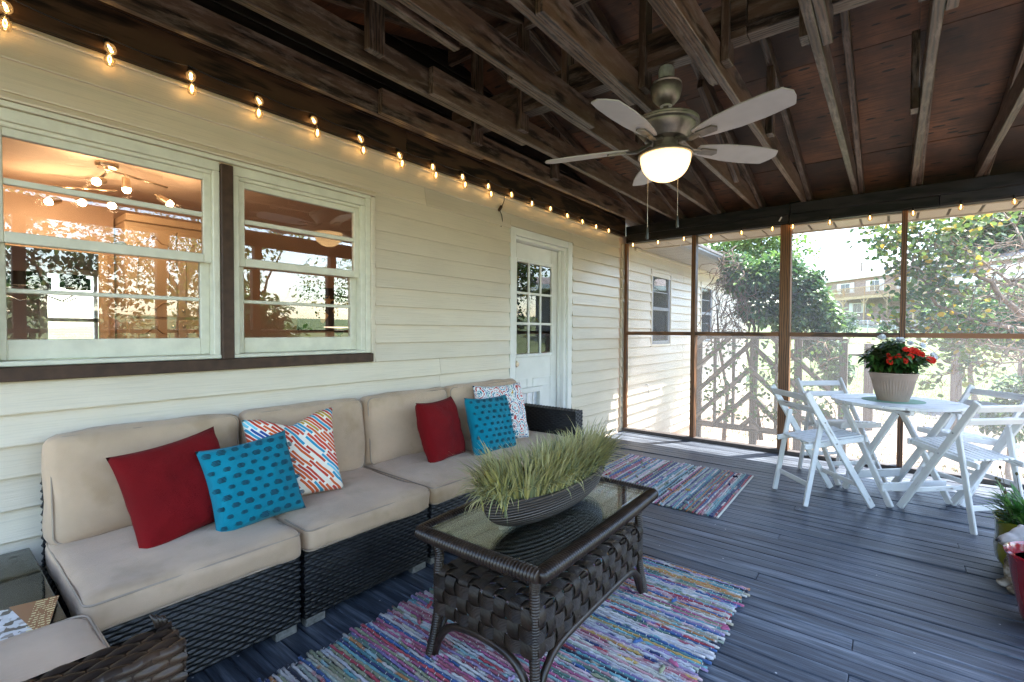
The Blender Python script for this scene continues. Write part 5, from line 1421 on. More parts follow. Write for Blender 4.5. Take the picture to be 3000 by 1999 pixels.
for k in range(-3, 5):
    for (a, b, s) in ((yA, yB, 1), (yB, yE, -1)):
        w_ = a-b; z_a = zlo+.1+k*.34; z_b = z_a+s*abs(w_)*1.0
        p, q = Vector((TX-.097, a, z_a)), Vector((TX-.097, b, z_b)); d = q-p
        ts = []
        for lim in (zlo, zhi):
            ts.append((lim-p.z)/d.z)
        t0, t1 = max(0, min(ts)), min(1, max(ts))
        if t1-t0 < .08: continue
        member('slat', p+d*t0, p+d*t1, .02, .062, M_OLDW, tr, .002).location -= tr.location
def crown_leaves(m, centers, n, L, wd, rr, colf=None, flat=.0, hang=.25):
    """leaves spread through blobs (centre, radii), denser near their surface"""
    tot = sum(r[0]*r[1]*r[2] for c, r in centers)**1.0
    wts = [(r[0]*r[1]+r[1]*r[2]+r[0]*r[2]) for c, r in centers]; W_ = sum(wts)
    for (c, r), w_ in zip(centers, wts):
        for k in range(int(n*w_/W_)):
            u = Vector((rr.gauss(0, 1), rr.gauss(0, 1), rr.gauss(0, 1))).normalized(); q = rr.random()**.33*(.9+.35*mnoise.noise(u*2.3+Vector(c)))
            p = Vector((c[0]+u.x*r[0]*q, c[1]+u.y*r[1]*q, c[2]+u.z*r[2]*q))
            d = (u*.6+Vector((rr.uniform(-1, 1), rr.uniform(-1, 1), rr.uniform(-.9, .5))))
            g = min(1, max(0, .5+.5*mnoise.noise(p*3.1)+rr.uniform(-.3, .3)))
            add_leaf(m, p, d, Vector((rr.uniform(-.4, .4), rr.uniform(-.4, .4), 1)), L*rr.uniform(.7, 1.25), wd*rr.uniform(.8, 1.2), colf(g, rr) if colf else (g, 0, 0), .25, hang)
M_VLEAF = leaf_mat('vine_leaf', (.020, .065, .022), (.055, .13, .035), (.16, .27, .06), .35, .38)
vine = thing('vine_bush', 'big vine bush with glossy green leaves over the trellis', 'shrub', (7.6, 1.0, gz(7.6, 1)))
m = MB(); rv = random.Random(31)
def W(px, py, X): return tuple(at(px, py, X)-vine.location)
cs = []
for px, py, X, r in ((2180, 815, 7.5, (.6, .55, .42)), (2250, 810, 7.5, (.6, .55, .45)), (2330, 830, 7.6, (.6, .5, .5)), (2380, 880, 7.6, (.5, .42, .42)), (2420, 930, 7.6, (.5, .36, .35)), (2230, 900, 7.5, (.5, .6, .45)), (2310, 930, 7.5, (.5, .5, .4)), (2160, 770, 7.7, (.5, .4, .25)), (2400, 1010, 7.5, (.4, .4, .35)), (2450, 1080, 7.5, (.35, .3, .35)), (2290, 770, 7.7, (.4, .4, .28)), (2385, 815, 7.8, (.3, .25, .18))):
    cs.append((W(px, py, X), tuple(v_*.62 for v_ in r)))
crown_leaves(m, cs, 7800, .085, .024, rv)
for k in range(420):     # sparse leaves over the slats
    p = Vector(W(rv.uniform(2060, 2480), rv.uniform(1000, 1230), TX-.12)); add_leaf(m, p, Vector((rv.uniform(-.3, .3), rv.uniform(-1, 1), rv.uniform(-1, .4))), Vector((-1, 0, .5)), .06, .018, (rv.random(), 0, 0), .2, .2)
o = m.build('foliage', M_VLEAF, vine, True); o['kind'] = 'stuff'
tw = MB()
for k in range(300):
    if k < 170: a = Vector(W(rv.gauss(2140, 30), rv.uniform(740, 990), 7.25)); e = a+Vector((rv.uniform(-.2, .2), rv.uniform(-.25, .32), rv.uniform(-.55, .05)))
    else: a = Vector(W(rv.uniform(2050, 2440), rv.uniform(960, 1200), TX+.05)); e = a+Vector((rv.uniform(-.15, .15), rv.uniform(-.3, .3), rv.uniform(-.5, .2)))
    mid = (a+e)/2+Vector((rv.uniform(-.1, .1), rv.uniform(-.14, .14), rv.uniform(-.08, .12))); r0 = rv.uniform(.003, .0075)
    tw.tube([a, a.lerp(mid, .6)+Vector((0, rv.uniform(-.03, .03), .02)), mid, mid.lerp(e, .5)+Vector((0, rv.uniform(-.04, .04), 0)), e], [r0, r0, r0*.9, r0*.7, r0*.4], 4)
for px in (2120, 2205, 2215, 2230, 2300):
    a = Vector(W(px, 1290, TX+.1)); e = Vector(W(px+rv.uniform(-25, 25), 900, 7.4)); tw.tube([a, a.lerp(e, .35)+Vector((0, rv.uniform(-.1, .1), 0)), a.lerp(e, .7)+Vector((0, rv.uniform(-.1, .1), 0)), e], [.03, .024, .018, .01], 6)
o = tw.build('tangled_stems', simple('vine_stem', (.20, .14, .10), .85, .3, 30), vine, True); o['kind'] = 'stuff'

# ------------------------------------------------------------------ trees
M_BARK = simple('grey_brown_bark', (.24, .175, .13), .9, .35, 18, bstr=.5, bscale=40)
def limb(m, pts, r0, r1, seg=6):
    n = len(pts); m.tube(pts, [r0+(r1-r0)*i/(n-1) for i in range(n)], seg)
def wander(a, e, rr, amp, n=5):
    a, e = Vector(a), Vector(e); L = (e-a).length
    return [a.lerp(e, i/n)+(Vector((rr.uniform(-1, 1), rr.uniform(-1, 1), rr.uniform(-1, 1)))*amp*L if 0 < i < n else Vector()) for i in range(n+1)]
# the sparse autumnal tree right outside the screen
M_TLEAF = leaf_mat('turning_leaf', (.035, .085, .028), (.13, .20, .045), (.55, .36, .04), .4, .45)
root = Vector((7.9, -1.75, gz(7.9, -1.75)))
crape = thing('small_tree', 'sparse small tree with yellowing round leaves right outside the screen', 'tree', root)
rt = random.Random(44); tk = MB(); lf = MB()
def CP(px, py, X): return at(px, py, X)-root
fork = CP(3085, 1010, 7.7)
limb(tk, wander((0, 0, 0), fork, rt, .03), .075, .055, 8)
mains = [([fork, CP(3000, 935, 7.3), CP(2905, 825, 7.0), CP(2820, 775, 6.9), CP(2700, 690, 6.9), CP(2600, 640, 7.0)], .036), ([fork, CP(2960, 960, 7.1), CP(2840, 935, 6.9), CP(2745, 895, 6.8), CP(2690, 800, 6.8), CP(2660, 730, 6.8)], .030),
         ([fork, CP(3030, 860, 7.6), CP(2960, 830, 7.4), CP(2870, 760, 7.3), CP(2800, 720, 7.2)], .024), ([fork, CP(3060, 800, 7.8), CP(2990, 700, 7.8), CP(2930, 610, 7.9)], .028), ([fork, CP(3000, 1030, 7.2), CP(2880, 1010, 7.0), CP(2760, 960, 6.9), CP(2640, 960, 6.9)], .020),
         ([fork, CP(3040, 900, 7.4), CP(2900, 870, 7.1), CP(2730, 830, 6.9)], .018), ([fork, CP(2990, 1060, 7.0), CP(2850, 1060, 6.9), CP(2760, 1100, 6.9)], .012)]
tips = []
for pts, r0 in mains:
    fine = []
    for a, b in zip(pts[:-1], pts[1:]): fine += wander(a, b, rt, .05, 3)[:-1]
    fine.append(pts[-1]); limb(tk, fine, r0, .006, 7)
    for q in fine[2:]:
        for k in range(3):
            e = q+Vector((rt.uniform(-.35, .25), rt.uniform(-.35, .45), rt.uniform(-.28, .42)))
            w_ = wander(q, e, rt, .09, 4); limb(tk, w_, .0075, .0025, 4); tips += w_[1:]
            for j in range(2):
                e2 = w_[2+j]+Vector((rt.uniform(-.2, .2), rt.uniform(-.22, .25), rt.uniform(-.18, .22))); w2 = wander(w_[2+j], e2, rt, .1, 3); limb(tk, w2, .004, .0015, 3); tips += w2[1:]
tk.build('trunk', M_BARK, crape, True)
def leafcol(g, rr): return (min(1, g*.62+(.55 if rr.random() < .10 else 0)), 0, 0)
def round_leaf(m, p, n, r, col):
    n = n.normalized(); a = n.orthogonal().normalized(); b = n.cross(a); n0 = len(m.v); th0 = rt.uniform(0, 6.28)
    m.v.append(tuple(p)); m.vc.append(col)
    for k in range(7): th = th0+k*2*math.pi/7; m.v.append(tuple(p+(a*math.cos(th)+b*math.sin(th))*r*(1.0 if k else 1.25)+n*r*.18)); m.vc.append(col)
    for k in range(7): m.f.append((n0, n0+1+k, n0+1+(k+1) % 7)); m.mi.append(0)
for q in tips:
    dens = 1.0
    d_ = (q+root); 
    for k in range(3 if q.y+root.y > -.85 else 1):
        if rt.random() > (.26 if q.y+root.y > -.75 else .07): continue
        p = q+Vector((rt.gauss(0, .06), rt.gauss(0, .06), rt.gauss(0, .05))); round_leaf(lf, p, Vector((rt.uniform(-1, 1), rt.uniform(-1, 1), rt.uniform(.1, 1.2))), rt.uniform(.018, .032), leafcol(rt.random(), rt))
for (px, py, X, r, n) in ((2640, 690, 6.9, (.28, .28, .16), 260), (2730, 680, 6.9, (.3, .3, .22), 340), (2590, 720, 7.0, (.2, .16, .10), 110), (2700, 780, 6.9, (.25, .25, .16), 220), (2690, 860, 6.8, (.22, .2, .14), 170), (2680, 940, 6.8, (.2, .22, .12), 150), (2790, 640, 7.0, (.3, .3, .16), 260), (2560, 670, 7.1, (.15, .1, .08), 60), (2860, 640, 7.4, (.3, .3, .12), 120), (2800, 1010, 6.9, (.2, .18, .14), 60)):
    c = CP(px, py, X)
    for k in range(int(n*.55)):
        u = Vector((rt.gauss(0, 1)*r[0], rt.gauss(0, 1)*r[1], rt.gauss(0, 1)*r[2])); round_leaf(lf, c+u*.75, Vector((rt.uniform(-1, 1), rt.uniform(-1, 1), rt.uniform(.1, 1.2))), rt.uniform(.020, .036), leafcol(rt.random(), rt))
pk = lf.build('crown', M_TLEAF, crape, True); pk['kind'] = 'stuff'
def tree(name, label, base, h, centers, n, L, wd, mt, seed, rad=.18, cat='tree', group=None):
    t = thing(name, label, cat, base, 0, group); rr = random.Random(seed); m = MB(); b = Vector(base)
    cs_ = [(tuple(Vector(c)-b), r) for c, r in centers]
    mid = Vector((cs_[0][0][0], cs_[0][0][1], max(.3, cs_[0][0][2]*.6)))
    tr_ = MB(); limb(tr_, wander((0, 0, -.1), mid, rr, .03, 5), rad, rad*.5, 8)
    for c, r in cs_:
        limb(tr_, wander(mid*rr.uniform(.6, 1), c, rr, .06, 4), rad*.4, rad*.08, 5)
    tr_.build('trunk', M_BARK, t, True)
    crown_leaves(m, cs_, n, L, wd, rr); o = m.build('crown', mt, t, True); o['kind'] = 'stuff'; return t
M_LIGHTL = leaf_mat('light_tree_leaf', (.05, .11, .03), (.13, .23, .05), (.28, .38, .10), .5, .4); M_FARL = leaf_mat('far_tree_leaf', (.05, .09, .045), (.09, .15, .07), (.17, .24, .11), .6, .3)
def blobs(lst, X): return [(tuple(at(px, py, X)), tuple(v_*X/10 for v_ in r)) for px, py, r in lst]
def base_at(px, X): p = at(px, 970, X); return (p.x, p.y, gz(p.x, p.y))
tree('shade_tree', 'light green tree rising behind the vine bush', base_at(2170, 17), 5, blobs([(2110, 745, (.8, .8, .6)), (2170, 715, (.9, .9, .7)), (2240, 725, (.8, .9, .7)), (2280, 790, (.5, .7, .6)), (2180, 790, (.8, .9, .6)), (2080, 770, (.6, .6, .4)), (2240, 660, (.7, .7, .5))], 17), 5200, .16, .05, M_LIGHTL, 51)
tree('shade_tree', 'tall hazy tree above the roofs at the far right', base_at(2900, 60), 12, blobs([(2860, 690, (.5, .6, .35)), (2920, 650, (.6, .6, .4)), (2980, 640, (.6, .6, .45)), (2800, 720, (.35, .4, .25)), (2950, 720, (.6, .6, .3)), (3060, 690, (.5, .6, .5))], 60), 5200, .55, .2, M_FARL, 52, .5)
tree('shrub', 'rounded green shrub behind the bare branches', base_at(2880, 13), 1, blobs([(2830, 920, (.5, .6, .35)), (2900, 900, (.5, .6, .4)), (2970, 920, (.5, .6, .45)), (2860, 960, (.5, .7, .3)), (2950, 970, (.5, .6, .3))], 13), 4200, .10, .03, M_LIGHTL, 53, .06, 'shrub')
tree('shrub', 'dark green shrub at the far right edge of the lawn', base_at(3010, 12), 1, blobs([(2995, 930, (.4, .5, .5)), (3030, 960, (.4, .5, .5))], 12), 1800, .09, .03, M_VLEAF, 54, .05, 'shrub')
tree('shrub', 'small pale bush by the chain link fence', base_at(2488, 36), 1, blobs([(2488, 960, (.14, .18, .17)), (2492, 930, (.09, .1, .12))], 36), 500, .16, .05, M_FARL, 55, .05, 'shrub')
tree('shrub', 'tiny conical shrub on the lawn before the fence', base_at(2588, 34), 1, blobs([(2587, 978, (.10, .10, .08)), (2587, 966, (.06, .06, .07))], 34), 400, .14, .04, M_VLEAF, 56, .04, 'shrub')
tree('shrub', 'leafy plant hugging the ground right of the porch', base_at(2970, 7.4), 1, blobs([(2960, 1220, (.35, .4, .35)), (2985, 1150, (.3, .35, .3))], 7.4), 900, .07, .02, M_VLEAF, 57, .03, 'shrub')
# yard trees on the open side, met only in the window reflections
for i, (x, y, s, lb) in enumerate(((2.2, -9.5, 1.0, 'broad yard tree facing the windows across the lawn'), (7.5, -13, 1.2, 'yard tree standing off to the right of the porch'), (-3.5, -11, 1.1, 'yard tree behind the left end of the porch'), (12, -9, 1.0, 'yard tree at the far side of the lawn'), (4.6, -5.2, .5, 'low bushy tree close to the open side of the porch'), (0, -19, 2.0, 'tall tree at the back of the yard opposite the windows'), (8, -21, 2.1, 'tall tree at the back of the yard towards the fence'), (16, -19, 2.0, 'tall tree at the back right corner of the yard'), (-9, -17, 1.9, 'tall tree at the back left corner of the yard'), (20, -14, 1.7, 'tall tree beside the lawn right of the posts'), (26, -20, 2.3, 'tall tree far off at the right edge of the lawn'))):
    b = (x, y, gz(x, y)); rr = random.Random(70+i)
    tree('yard_tree', lb, b, 5, [((x+rr.uniform(-1.2, 1.2)*s, y+rr.uniform(-1, 1)*s, b[2]+rr.uniform(1.3, 4.2)*s), (1.1*s, 1.1*s, .8*s)) for k in range(8)], 3200, .16, .05, M_LIGHTL if i % 2 else M_VLEAF, 60+i, .15*s)

# ------------------------------------------------------------------ old fence posts, mulch, chain link fence
for px, pb, tp, X, lb in ((2543, 1192, 1006, 9.6, 'grey square post on the lawn left of the flower pot'), (2800, 1169, 1000, 9.9, 'grey square post on the lawn among the branches')):
    p = at(px, pb, X); q = at(px, tp, X)
    o = member('fence_post', (p.x, p.y, gz(p.x, p.y)-.1), (p.x, p.y, q.z), .13, .13, M_OLDW, None, .008, (1, 0, 0)); tag(o, lb, 'post', 'old fence posts on the lawn')
p, q = at(2475, 1040, 9.6), at(2533, 1040, 9.6)
p0 = at(2455, 1040, 9.6)
o = member('fence_rail', p0, q, .03, .035, M_OLDW, None); tag(o, 'thin grey rail running left from the lawn post', 'rail')
mul = at(2890, 1078, 11.5)
mm = MB()
def mf(u, v_): 
    x = mul.x-.25+.9*v_; y = mul.y-.75+1.5*u; return (x, y, gz(x, y)+.07*math.sin(math.pi*u)*math.sin(math.pi*v_)+.03*mnoise.noise(Vector((x*6, y*6, 1))))
mm.grid(mf, 26, 18); o = mm.build('mulch_bed', simple('grey_mulch', (.11, .09, .08), .95, .5, 30, bstr=.8), None, True); tag(o, 'low bed of grey mulch on the lawn', 'mulch bed')
cf = thing('chain_link_fence', 'galvanised chain link fence across the lawn below the brick house', 'fence', at(2600, 980, 44))
M_GALV = simple('fence_wire', (.40, .42, .44), .5, .1, metal=.4)
ca, cb = at(2440, 985, 50), at(3060, 985, 36); ca.z = gz(ca.x, ca.y); cb.z = gz(cb.x, cb.y)
def onf(t_): p = ca.lerp(cb, t_); return Vector((p.x, p.y, gz(p.x, p.y)))
Lf = (cb-ca).length; nP = 12
for k in range(nP+1):
    p = onf(k/nP)-cf.location; MB().tube([p-Vector((0, 0, .1)), p+Vector((0, 0, 1.27))], .03, 6).build('fence_post', M_GALV, cf, True)
for h in (1.22,): MB().tube([onf(k/24)-cf.location+Vector((0, 0, h)) for k in range(25)], .021, 6).build('top_rail', M_GALV, cf, True)
m = MB(); step = .12; n = int(Lf/step)
for k in range(-10, n):
    for s in (0, 1):
        a = k/n; b = (k+10)/n
        if a < 0 or b > 1: continue
        pa, pb_ = onf(a)-cf.location, onf(b)-cf.location
        if s: pa, pb_ = pa+Vector((0, 0, 1.2)), pb_
        else: pb_ = pb_+Vector((0, 0, 1.2))
        m.tube([pa, pb_], .006, 3)
o = m.build('wire_mesh', M_GALV, cf); o['kind'] = 'stuff'

# ------------------------------------------------------------------ brick neighbour with a wooden deck
def brick():
    t = NT('far_brick'); br = t.n('TexBrick'); br.inputs['Scale'].default_value = 1; br.inputs['Brick Width'].default_value = .22; br.inputs['Row Height'].default_value = .075; br.inputs['Mortar Size'].default_value = .008
    br.inputs['Color1'].default_value = (.22, .13, .10, 1); br.inputs['Color2'].default_value = (.32, .22, .18, 1); br.inputs['Mortar'].default_value = (.34, .31, .29, 1)
    mp = t.coord('Object', (1, 1, 1)); sp = t.n('SeparateXYZ'); t.l(mp, sp.inputs[0]); cb_ = t.n('CombineXYZ'); t.l(sp.outputs[0], cb_.inputs[0]); t.l(sp.outputs[2], cb_.inputs[1]); t.l(cb_.outputs[0], br.inputs['Vector'])
    t.bsdf(br.outputs[0], .85); return t.m
M_BRICK = brick(); M_CEDAR = wood('pale_deck_lumber', (.34, .22, .11), (.52, .36, .20), .7); M_SHUT = simple('white_shutter', (.7, .71, .72), .5, .05); M_DARKGL = simple('dark_window_glass', (.05, .06, .08), .1, .2, 3)
M_ROOFN = simple('brown_grey_shingle', (.20, .17, .155), .9, .2, 3)
cA = at(2415, 940, 70); ang = R(44.4)
nb = thing('brick_house', 'two storey brick house with white shutters on the slope above the fence', 'house', (cA.x, cA.y, 2.62), ang+math.pi); nb.scale = (1, -1, 1)
# local +X runs along the facade towards the right, facade faces local +Y ... towards the camera
EH = 4.55
BL = 30
MB().box(0, BL, -9, 0, -.8, EH).build('wall', M_BRICK, nb)
MB().box(-.6, BL+.6, -9.6, .55, EH, EH+.18).build('eave', M_WHITE, nb)
r = MB(); r.v = [(-.7, .65, EH+.181), (BL+.7, .65, EH+.181), (BL-3.5, -4.5, EH+1.75), (3.5, -4.5, EH+1.75), (-.7, -9.7, EH+.181), (BL+.7, -9.7, EH+.181)]
r.f = [(0, 1, 2, 3), (4, 3, 2, 5), (0, 3, 4), (1, 5, 2)]; r.mi = [0]*4; r.build('roof', M_ROOFN, nb)
for x_, y_ in ((10.5, -2.6), (17.5, -3.0)): MB().lathe([(.16, 0), (.16, .5), (.28, .52), (.28, .68), (.1, .78)], 10, (x_, y_, EH+1.0)).build('roof_vent', M_METAL, nb, True, 40)
def nwin(x0, x1, z0, z1, shut=.5):
    f_ = MB().box(x0, x1, .0, .06, z0, z1).build('window', M_WHITE, nb)
    c_ = (x0+x1)/2
    MB().box(x0+.07, c_-.03, .061, .075, z0+.07, z1-.07).build('pane', M_DARKGL, f_); MB().box(c_+.03, x1-.07, .061, .075, z0+.07, z1-.07).build('pane', M_DARKGL, f_)
    for s, a in ((-1, x0), (1, x1)): MB().box(a+(.04 if s > 0 else -.04-shut), a+(.04+shut if s > 0 else -.04), .0, .05, z0-.02, z1+.02).build('shutter', M_SHUT, nb)
nwin(2.5, 3.9, 3.05, 4.2); nwin(6.6, 7.8, 3.05, 4.2); nwin(10.3, 11.4, 3.05, 4.2); nwin(1.9+2.4, 5.6, .75, 1.85, .45); nwin(19, 20.6, 3.05, 4.2)
MB().box(15.3, 17.4, 0, .06, 2.45, 4.35).build('patio_door', M_WHITE, nb); MB().box(15.45, 16.3, .061, .08, 2.6, 4.2).build('patio_glass', M_DARKGL, nb); MB().box(16.42, 17.25, .061, .08, 2.6, 4.2).build('patio_glass', M_DARKGL, nb)
MB().box(13.9, 14.6, 0, .05, 2.45, 4.3).build('door_panel', M_SHUT, nb)
MB().box(13.2, 14.3, 0, .06, 0, 2.1).build('lower_door', M_WHITE, nb); MB().box(13.45, 14.05, .061, .08, 1.1, 1.95).build('door_glass', M_DARKGL, nb); MB().box(12.4, 15.2, -.02, .03, -.2, 2.25).build('painted_shade_panel', simple('brick_painted_shade', (.16, .13, .12), .9), nb)  # flat panel behind the lower door, shade put into a darker brick colour
MB().box(14.3, 15.3, .9, 1.8, -.1, .95, .04).build('air_conditioner', simple('grey_condenser', (.16, .17, .17), .6), nb)
MB().box(-.08, .02, .02, .12, 0, EH).build('downspout', M_WHITE, nb)
dk0, dk1, dd, dz = 3.3, 24, 2.8, 2.28
MB().box(dk0, dk1, .08, dd, dz, dz+.06).build('deck_floor', M_CEDAR, nb); MB().box(dk0, dk1, dd, dd+.05, dz-.22, dz+.08).build('deck_beam', M_CEDAR, nb)
k = 0; x = dk0+.05
while x < dk1:
    MB().box(x-.07, x+.07, dd-.14, dd-.005, -.6, dz-.001).build('deck_post', M_CEDAR, nb)
    for s in (-1, 1): member('brace', (x+s*.07, dd-.075, dz-.72), (x+s*.62, dd-.075, dz-.05), .08, .10, M_CEDAR, nb)
    MB().box(x-.05, x+.05, dd-.10, dd-.002, dz+.061, dz+1.05).build('rail_post', M_CEDAR, nb); x += 2.75
for zz in (dz+.12, dz+.96): MB().box(dk0, dk1, dd-.045, dd-.001, zz, zz+.08).build('deck_rail', M_CEDAR, nb)
m = MB(); x = dk0
while x < dk1: m.box(x, x+.045, dd+.0, dd+.04, dz+.10, dz+1.0); x += .15
o = m.build('balusters', M_CEDAR, nb); o['kind'] = 'stuff'
m = MB(); y_ = .15
while y_ < dd: m.box(dk0-.02, dk0+.02, y_, y_+.045, dz+.1, dz+1.0); y_ += .15
MB().box(dk0-.045, dk0-.021, .1, dd, dz+.96, dz+1.04).build('deck_rail', M_CEDAR, nb); o = m.build('balusters', M_CEDAR, nb); o['kind'] = 'stuff'
# darker second house at the right, with white posts
c2 = at(2870, 930, 42)
g2 = thing('far_house', 'dark sided house with pale roof edge behind the branches', 'house', (c2.x, c2.y, gz(c2.x, c2.y)), ang+math.pi); g2.scale = (1, -1, 1)
MB().box(0, 16, -6, 0, -.6, 3.6).build('wall', simple('dark_clapboard', (.11, .095, .09), .8), g2); MB().box(-.8, 17, -6.6, .9, 3.6, 3.95).build('eave', M_WHITE, g2)
r = MB(); r.v = [(-.8, .9, 3.951), (17, .9, 3.951), (17, -3, 4.9), (-.8, -3, 4.9), (-.8, -6.6, 3.951), (17, -6.6, 3.951)]; r.f = [(0, 1, 2, 3), (3, 2, 5, 4), (0, 3, 4), (1, 5, 2)]; r.mi = [0]*4; r.build('roof', M_ROOFN, g2)
for x_ in (.3, 3.2, 6.0): MB().box(x_, x_+.14, .7, .84, -.3, 3.6).build('porch_post', M_WHITE, g2)
up = at(2524, 800, 95); o = MB().tube([(up.x, up.y, gz(up.x, up.y)), (up.x, up.y, at(2524, 768, 95).z)], .14, 8).build('utility_pole', M_OLDW, None, True); tag(o, 'utility pole standing behind the brick house roof', 'pole')
mm = MB().box(up.x-.08, up.x+.08, up.y-1, up.y+1, at(2524, 775, 95).z, at(2524, 773.5, 95).z+.1).build('crossarm', M_OLDW, o)
# ------------------------------------------------------------------ things inside the house
cabinet = thing('kitchen_cabinet', 'cream kitchen wall cabinet with arched panel doors behind the left window', 'cabinet', (1.9, 5.2, .9))
def cb(name, x0, x1, y0, y1, z0, z1, mt=M_CAB, par=None, c=.004): 
    o = hbox(name, x0, x1, y0, y1, z0, z1, mt, par or cabinet, c); return o
cb('carcass', 1.115, 1.84, 5.02, 5.399, .25, 2.10); cb('crown', 1.112, 1.86, 4.97, 5.39, 2.101, 2.16)
def panel_outline(m, x0, x1, z0, z1):
    c, w_ = .07, x1-x0; pts = [(x0, z0+c), (x0, z1-c), (x0+.05, z1-c+.01), (x0+.09, z1-.02), (x0+.13, z1), (x1-.13, z1), (x1-.09, z1-.02), (x1-.05, z1-c+.01), (x1, z1-c), (x1, z0+c), (x1-.05, z0+c-.01), (x1-.09, z0+.02), (x1-.13, z0), (x0+.13, z0), (x0+.09, z0+.02), (x0+.05, z0+c-.01)]
    m.tube([(a, 0, b) for a, b in pts], .006, 5, closed=True)
M_GROOVE = simple('panel_moulding', (.40, .27, .16), .45, .05)
for i, (a, b) in enumerate(((1.135, 1.475), (1.485, 1.825))):
    for (za, zc) in ((1.30, 2.06), (.55, 1.28)):
        d = cb('door', a, b, 4.998, 5.0185, za, zc); m = MB(); panel_outline(m, -(b-a)/2+.06, (b-a)/2-.06, -(zc-za)/2+.06, (zc-za)/2-.06); m.build('moulding', M_GROOVE, d, True, loc=(0, -.011, 0))
        kx = (b-a)/2-.035 if i % 2 == 0 else -(b-a)/2+.035
        k_ = MB().lathe([(.006, 0), (.006, .012), (.015, .018), (.014, .026), (0, .03)], 12).build('knob', M_GOLD, d, True, loc=(kx, -.0105, -(zc-za)/2+.06 if za > 1 else (zc-za)/2-.06), rot=(R(90), 0, 0))
# ceiling track lights
def track(label, cx, cy_, heads, bars):
    t = thing('track_light', label, 'lamp', (cx, cy_, 2.35))
    MB().lathe([(0, -.03), (.06, -.03), (.065, -.02), (.065, 0), (0, 0)], 24).build('ceiling_plate', M_GOLD, t, True, 40)
    for a, b in bars: MB().tube([Vector(a)-t.location, Vector(b)-t.location], .008, 8).build('bar', M_GOLD, t, True)
    for (p, aim) in heads:
        p = Vector(p)-t.location; aim = Vector(aim).normalized(); q = aim.to_track_quat('Z', 'Y')
        hd = MB().lathe([(0, -.07), (.022, -.068), (.024, -.05), (.028, .0), (.029, .012), (.026, .012), (.024, 0), (0, 0)], 16).build('lamp_head', M_GOLD, t, True, 40, loc=p, rot=q.to_euler())
        MB().lathe([(0, .002), (.022, .003), (.026, .018), (.018, .036), (0, .042)], 16).build('lamp_bulb', M_WARM, hd, True)
        MB().tube([(0, 0, -.05), (0, 0, -.10)], .005, 6).build('stem', M_GOLD, hd)
        l = bpy.data.lights.new('track_glow', 'POINT'); l.energy = .38; l.color = (1, .66, .36); l.shadow_soft_size = .03
        lo = bpy.data.objects.new('track_glow', l); link(lo); lo.parent = hd; lo.location = (0, 0, .08)
    return t
track('brass ceiling track lamp with six lit heads behind the left window', .86, 4.3, [((.80, 4.25, 2.20), (-.5, -.6, -.3)), ((.95, 4.22, 2.19), (0, -.2, -1)), ((1.22, 4.32, 2.16), (.6, -.5, -.5)), ((.66, 4.95, 2.15), (-.7, -.5, -.35)), ((.82, 4.8, 2.15), (-.6, -.6, -.25)), ((.97, 4.72, 2.15), (-.1, -.7, -.5))],
      [((.80, 4.25, 2.30), (1.22, 4.32, 2.27)), ((.86, 4.3, 2.34), (.86, 4.3, 2.28)), ((.62, 4.95, 2.26), (1.0, 4.70, 2.26)), ((.86, 4.3, 2.28), (.82, 4.8, 2.26))])
# dining room chandelier with dark drum shades
cl = thing('chandelier', 'chandelier with three small black drum shades in the dining room', 'chandelier', (.86, 6.9, 1.5))
MB().tube([(0, 0, .85), (0, 0, .05)], .012, 8).build('stem', M_METAL, cl, True)
MB().lathe([(0, .20), (.04, .16), (.045, .12), (.02, .08), (0, .07)], 16).build('finial', M_METAL, cl, True)
for k in range(5):
    a = R(72*k+20); p = Vector((math.cos(a)*.30, math.sin(a)*.30, .12))
    MB().tube([(0, 0, .05), (p.x*.6, p.y*.6, -.02), (p.x, p.y, .04)], .007, 6).build('arm', M_METAL, cl, True)
    MB().lathe([(.105, 0), (.105, .13), (.101, .13), (.101, 0)], 24, p, closed=True).build('drum_shade', M_BLACK, cl, True, 40)
    MB().lathe([(0, .03), (.025, .05), (.025, .07), (0, .09)], 12, p).build('lamp_bulb', M_WARM, cl, True)
l = bpy.data.lights.new('chandelier_glow', 'POINT'); l.energy = 2.2; l.color = (1, .72, .45); lo = bpy.data.objects.new('chandelier_glow', l); link(lo); lo.parent = cl; lo.location = (0, 0, .4)
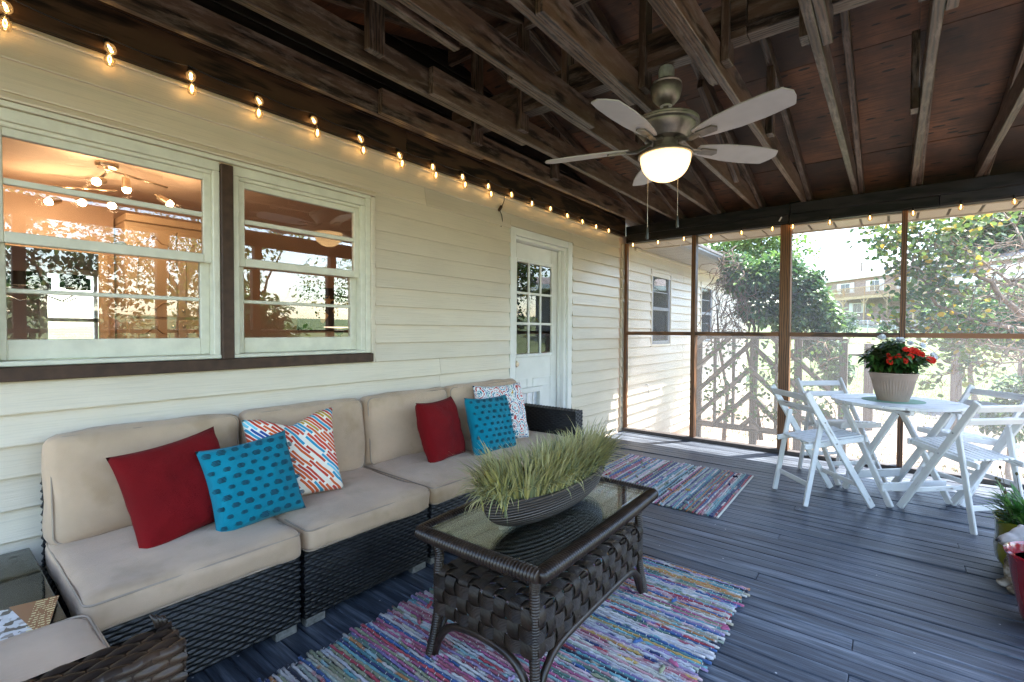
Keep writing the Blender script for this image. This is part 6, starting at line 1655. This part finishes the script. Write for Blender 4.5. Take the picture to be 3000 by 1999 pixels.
# wall sign with the world map, seen through the right window
sg = thing('wall_sign', 'black wall sign with a golden world map and script lettering', 'sign', (3.15, 5.3, 1.2))
cb('panel', 2.755, 3.60, 5.33, 5.36, 1.19, 1.70, M_BLACK, sg)
M_MAP = simple('gold_print', (.45, .26, .10), .5, .2, 20)
def outline(pts): return [(2.78+.80*a, 1.19+.51*b) for a, b in pts]
conts = [[(.02, .62), (.08, .66), (.2, .68), (.3, .72), (.36, .70), (.34, .62), (.28, .56), (.26, .48), (.20, .50), (.14, .58), (.06, .60)],
         [(.30, .42), (.38, .44), (.44, .36), (.40, .26), (.35, .16), (.31, .20), (.32, .32), (.28, .38)],
         [(.36, .74), (.46, .76), (.50, .72), (.46, .64), (.40, .62), (.38, .68)],
         [(.52, .50), (.58, .54), (.64, .48), (.62, .40), (.58, .32), (.54, .38), (.50, .46)],
         [(.52, .62), (.58, .68), (.66, .66), (.74, .70), (.84, .70), (.96, .66), (.99, .60), (.90, .58), (.84, .52), (.76, .54), (.70, .50), (.66, .58), (.58, .60)],
         [(.84, .34), (.92, .36), (.95, .30), (.90, .24), (.84, .28)]]
for c_ in conts:
    o = outline(c_); m = MB(); m.v = [(x, 5.327, z) for x, z in o]+[(x, 5.3285, z) for x, z in o]; n = len(o)
    m.f = [tuple(range(n)), tuple(range(2*n-1, n-1, -1))]+[(i, (i+1) % n, n+(i+1) % n, n+i) for i in range(n)]; m.mi = [0]*len(m.f)
    ob = m.build('map_shape', M_MAP); ob.location = -sg.location; ob.parent = sg
def lettering(txt, x, z, size, shear=.35):
    cu = bpy.data.curves.new('lettering', 'FONT'); cu.body = txt; cu.size = size; cu.shear = shear; cu.extrude = .0005; cu.offset = -.0005
    o = bpy.data.objects.new('lettering', cu); link(o); dg = bpy.context.evaluated_depsgraph_get()
    me = bpy.data.meshes.new_from_object(o.evaluated_get(dg)); bpy.data.objects.remove(o)
    ob = put('lettering', me, M_MAP, sg, rot=(R(90), 0, 0)); ob.location = Vector((x, 5.3255, z))-sg.location
lettering('Elo', 3.00, 1.49, .17); lettering('aden', 2.82, 1.345, .13)
# console with a lamp below the sign
cs_ = thing('console', 'brown console against the wall below the sign', 'console', (3.2, 5.15, 0))
cb('console_top', 2.70, 3.70, 4.90, 5.32, 1.05, 1.085, M_BROWN, cs_); cb('console_body', 2.73, 3.67, 4.93, 5.315, .0, 1.0495, M_BROWN, cs_)
lp = thing('table_lamp', 'small dark urn lamp with a pale dish shade below the sign', 'lamp', (3.12, 5.08, 1.0855))
MB().lathe([(0, 0), (.05, 0), (.05, .02), (.02, .035), (.018, .05), (.045, .07), (.055, .10), (.03, .11), (.012, .115), (.012, .14)], 20).build('base', M_BLACK, lp, True, 40)
MB().lathe([(.0, .128), (.17, .140), (.17, .147), (0, .135)], 32).build('dish_shade', emit('lit_shade', (1, .74, .5), .25), lp, True)
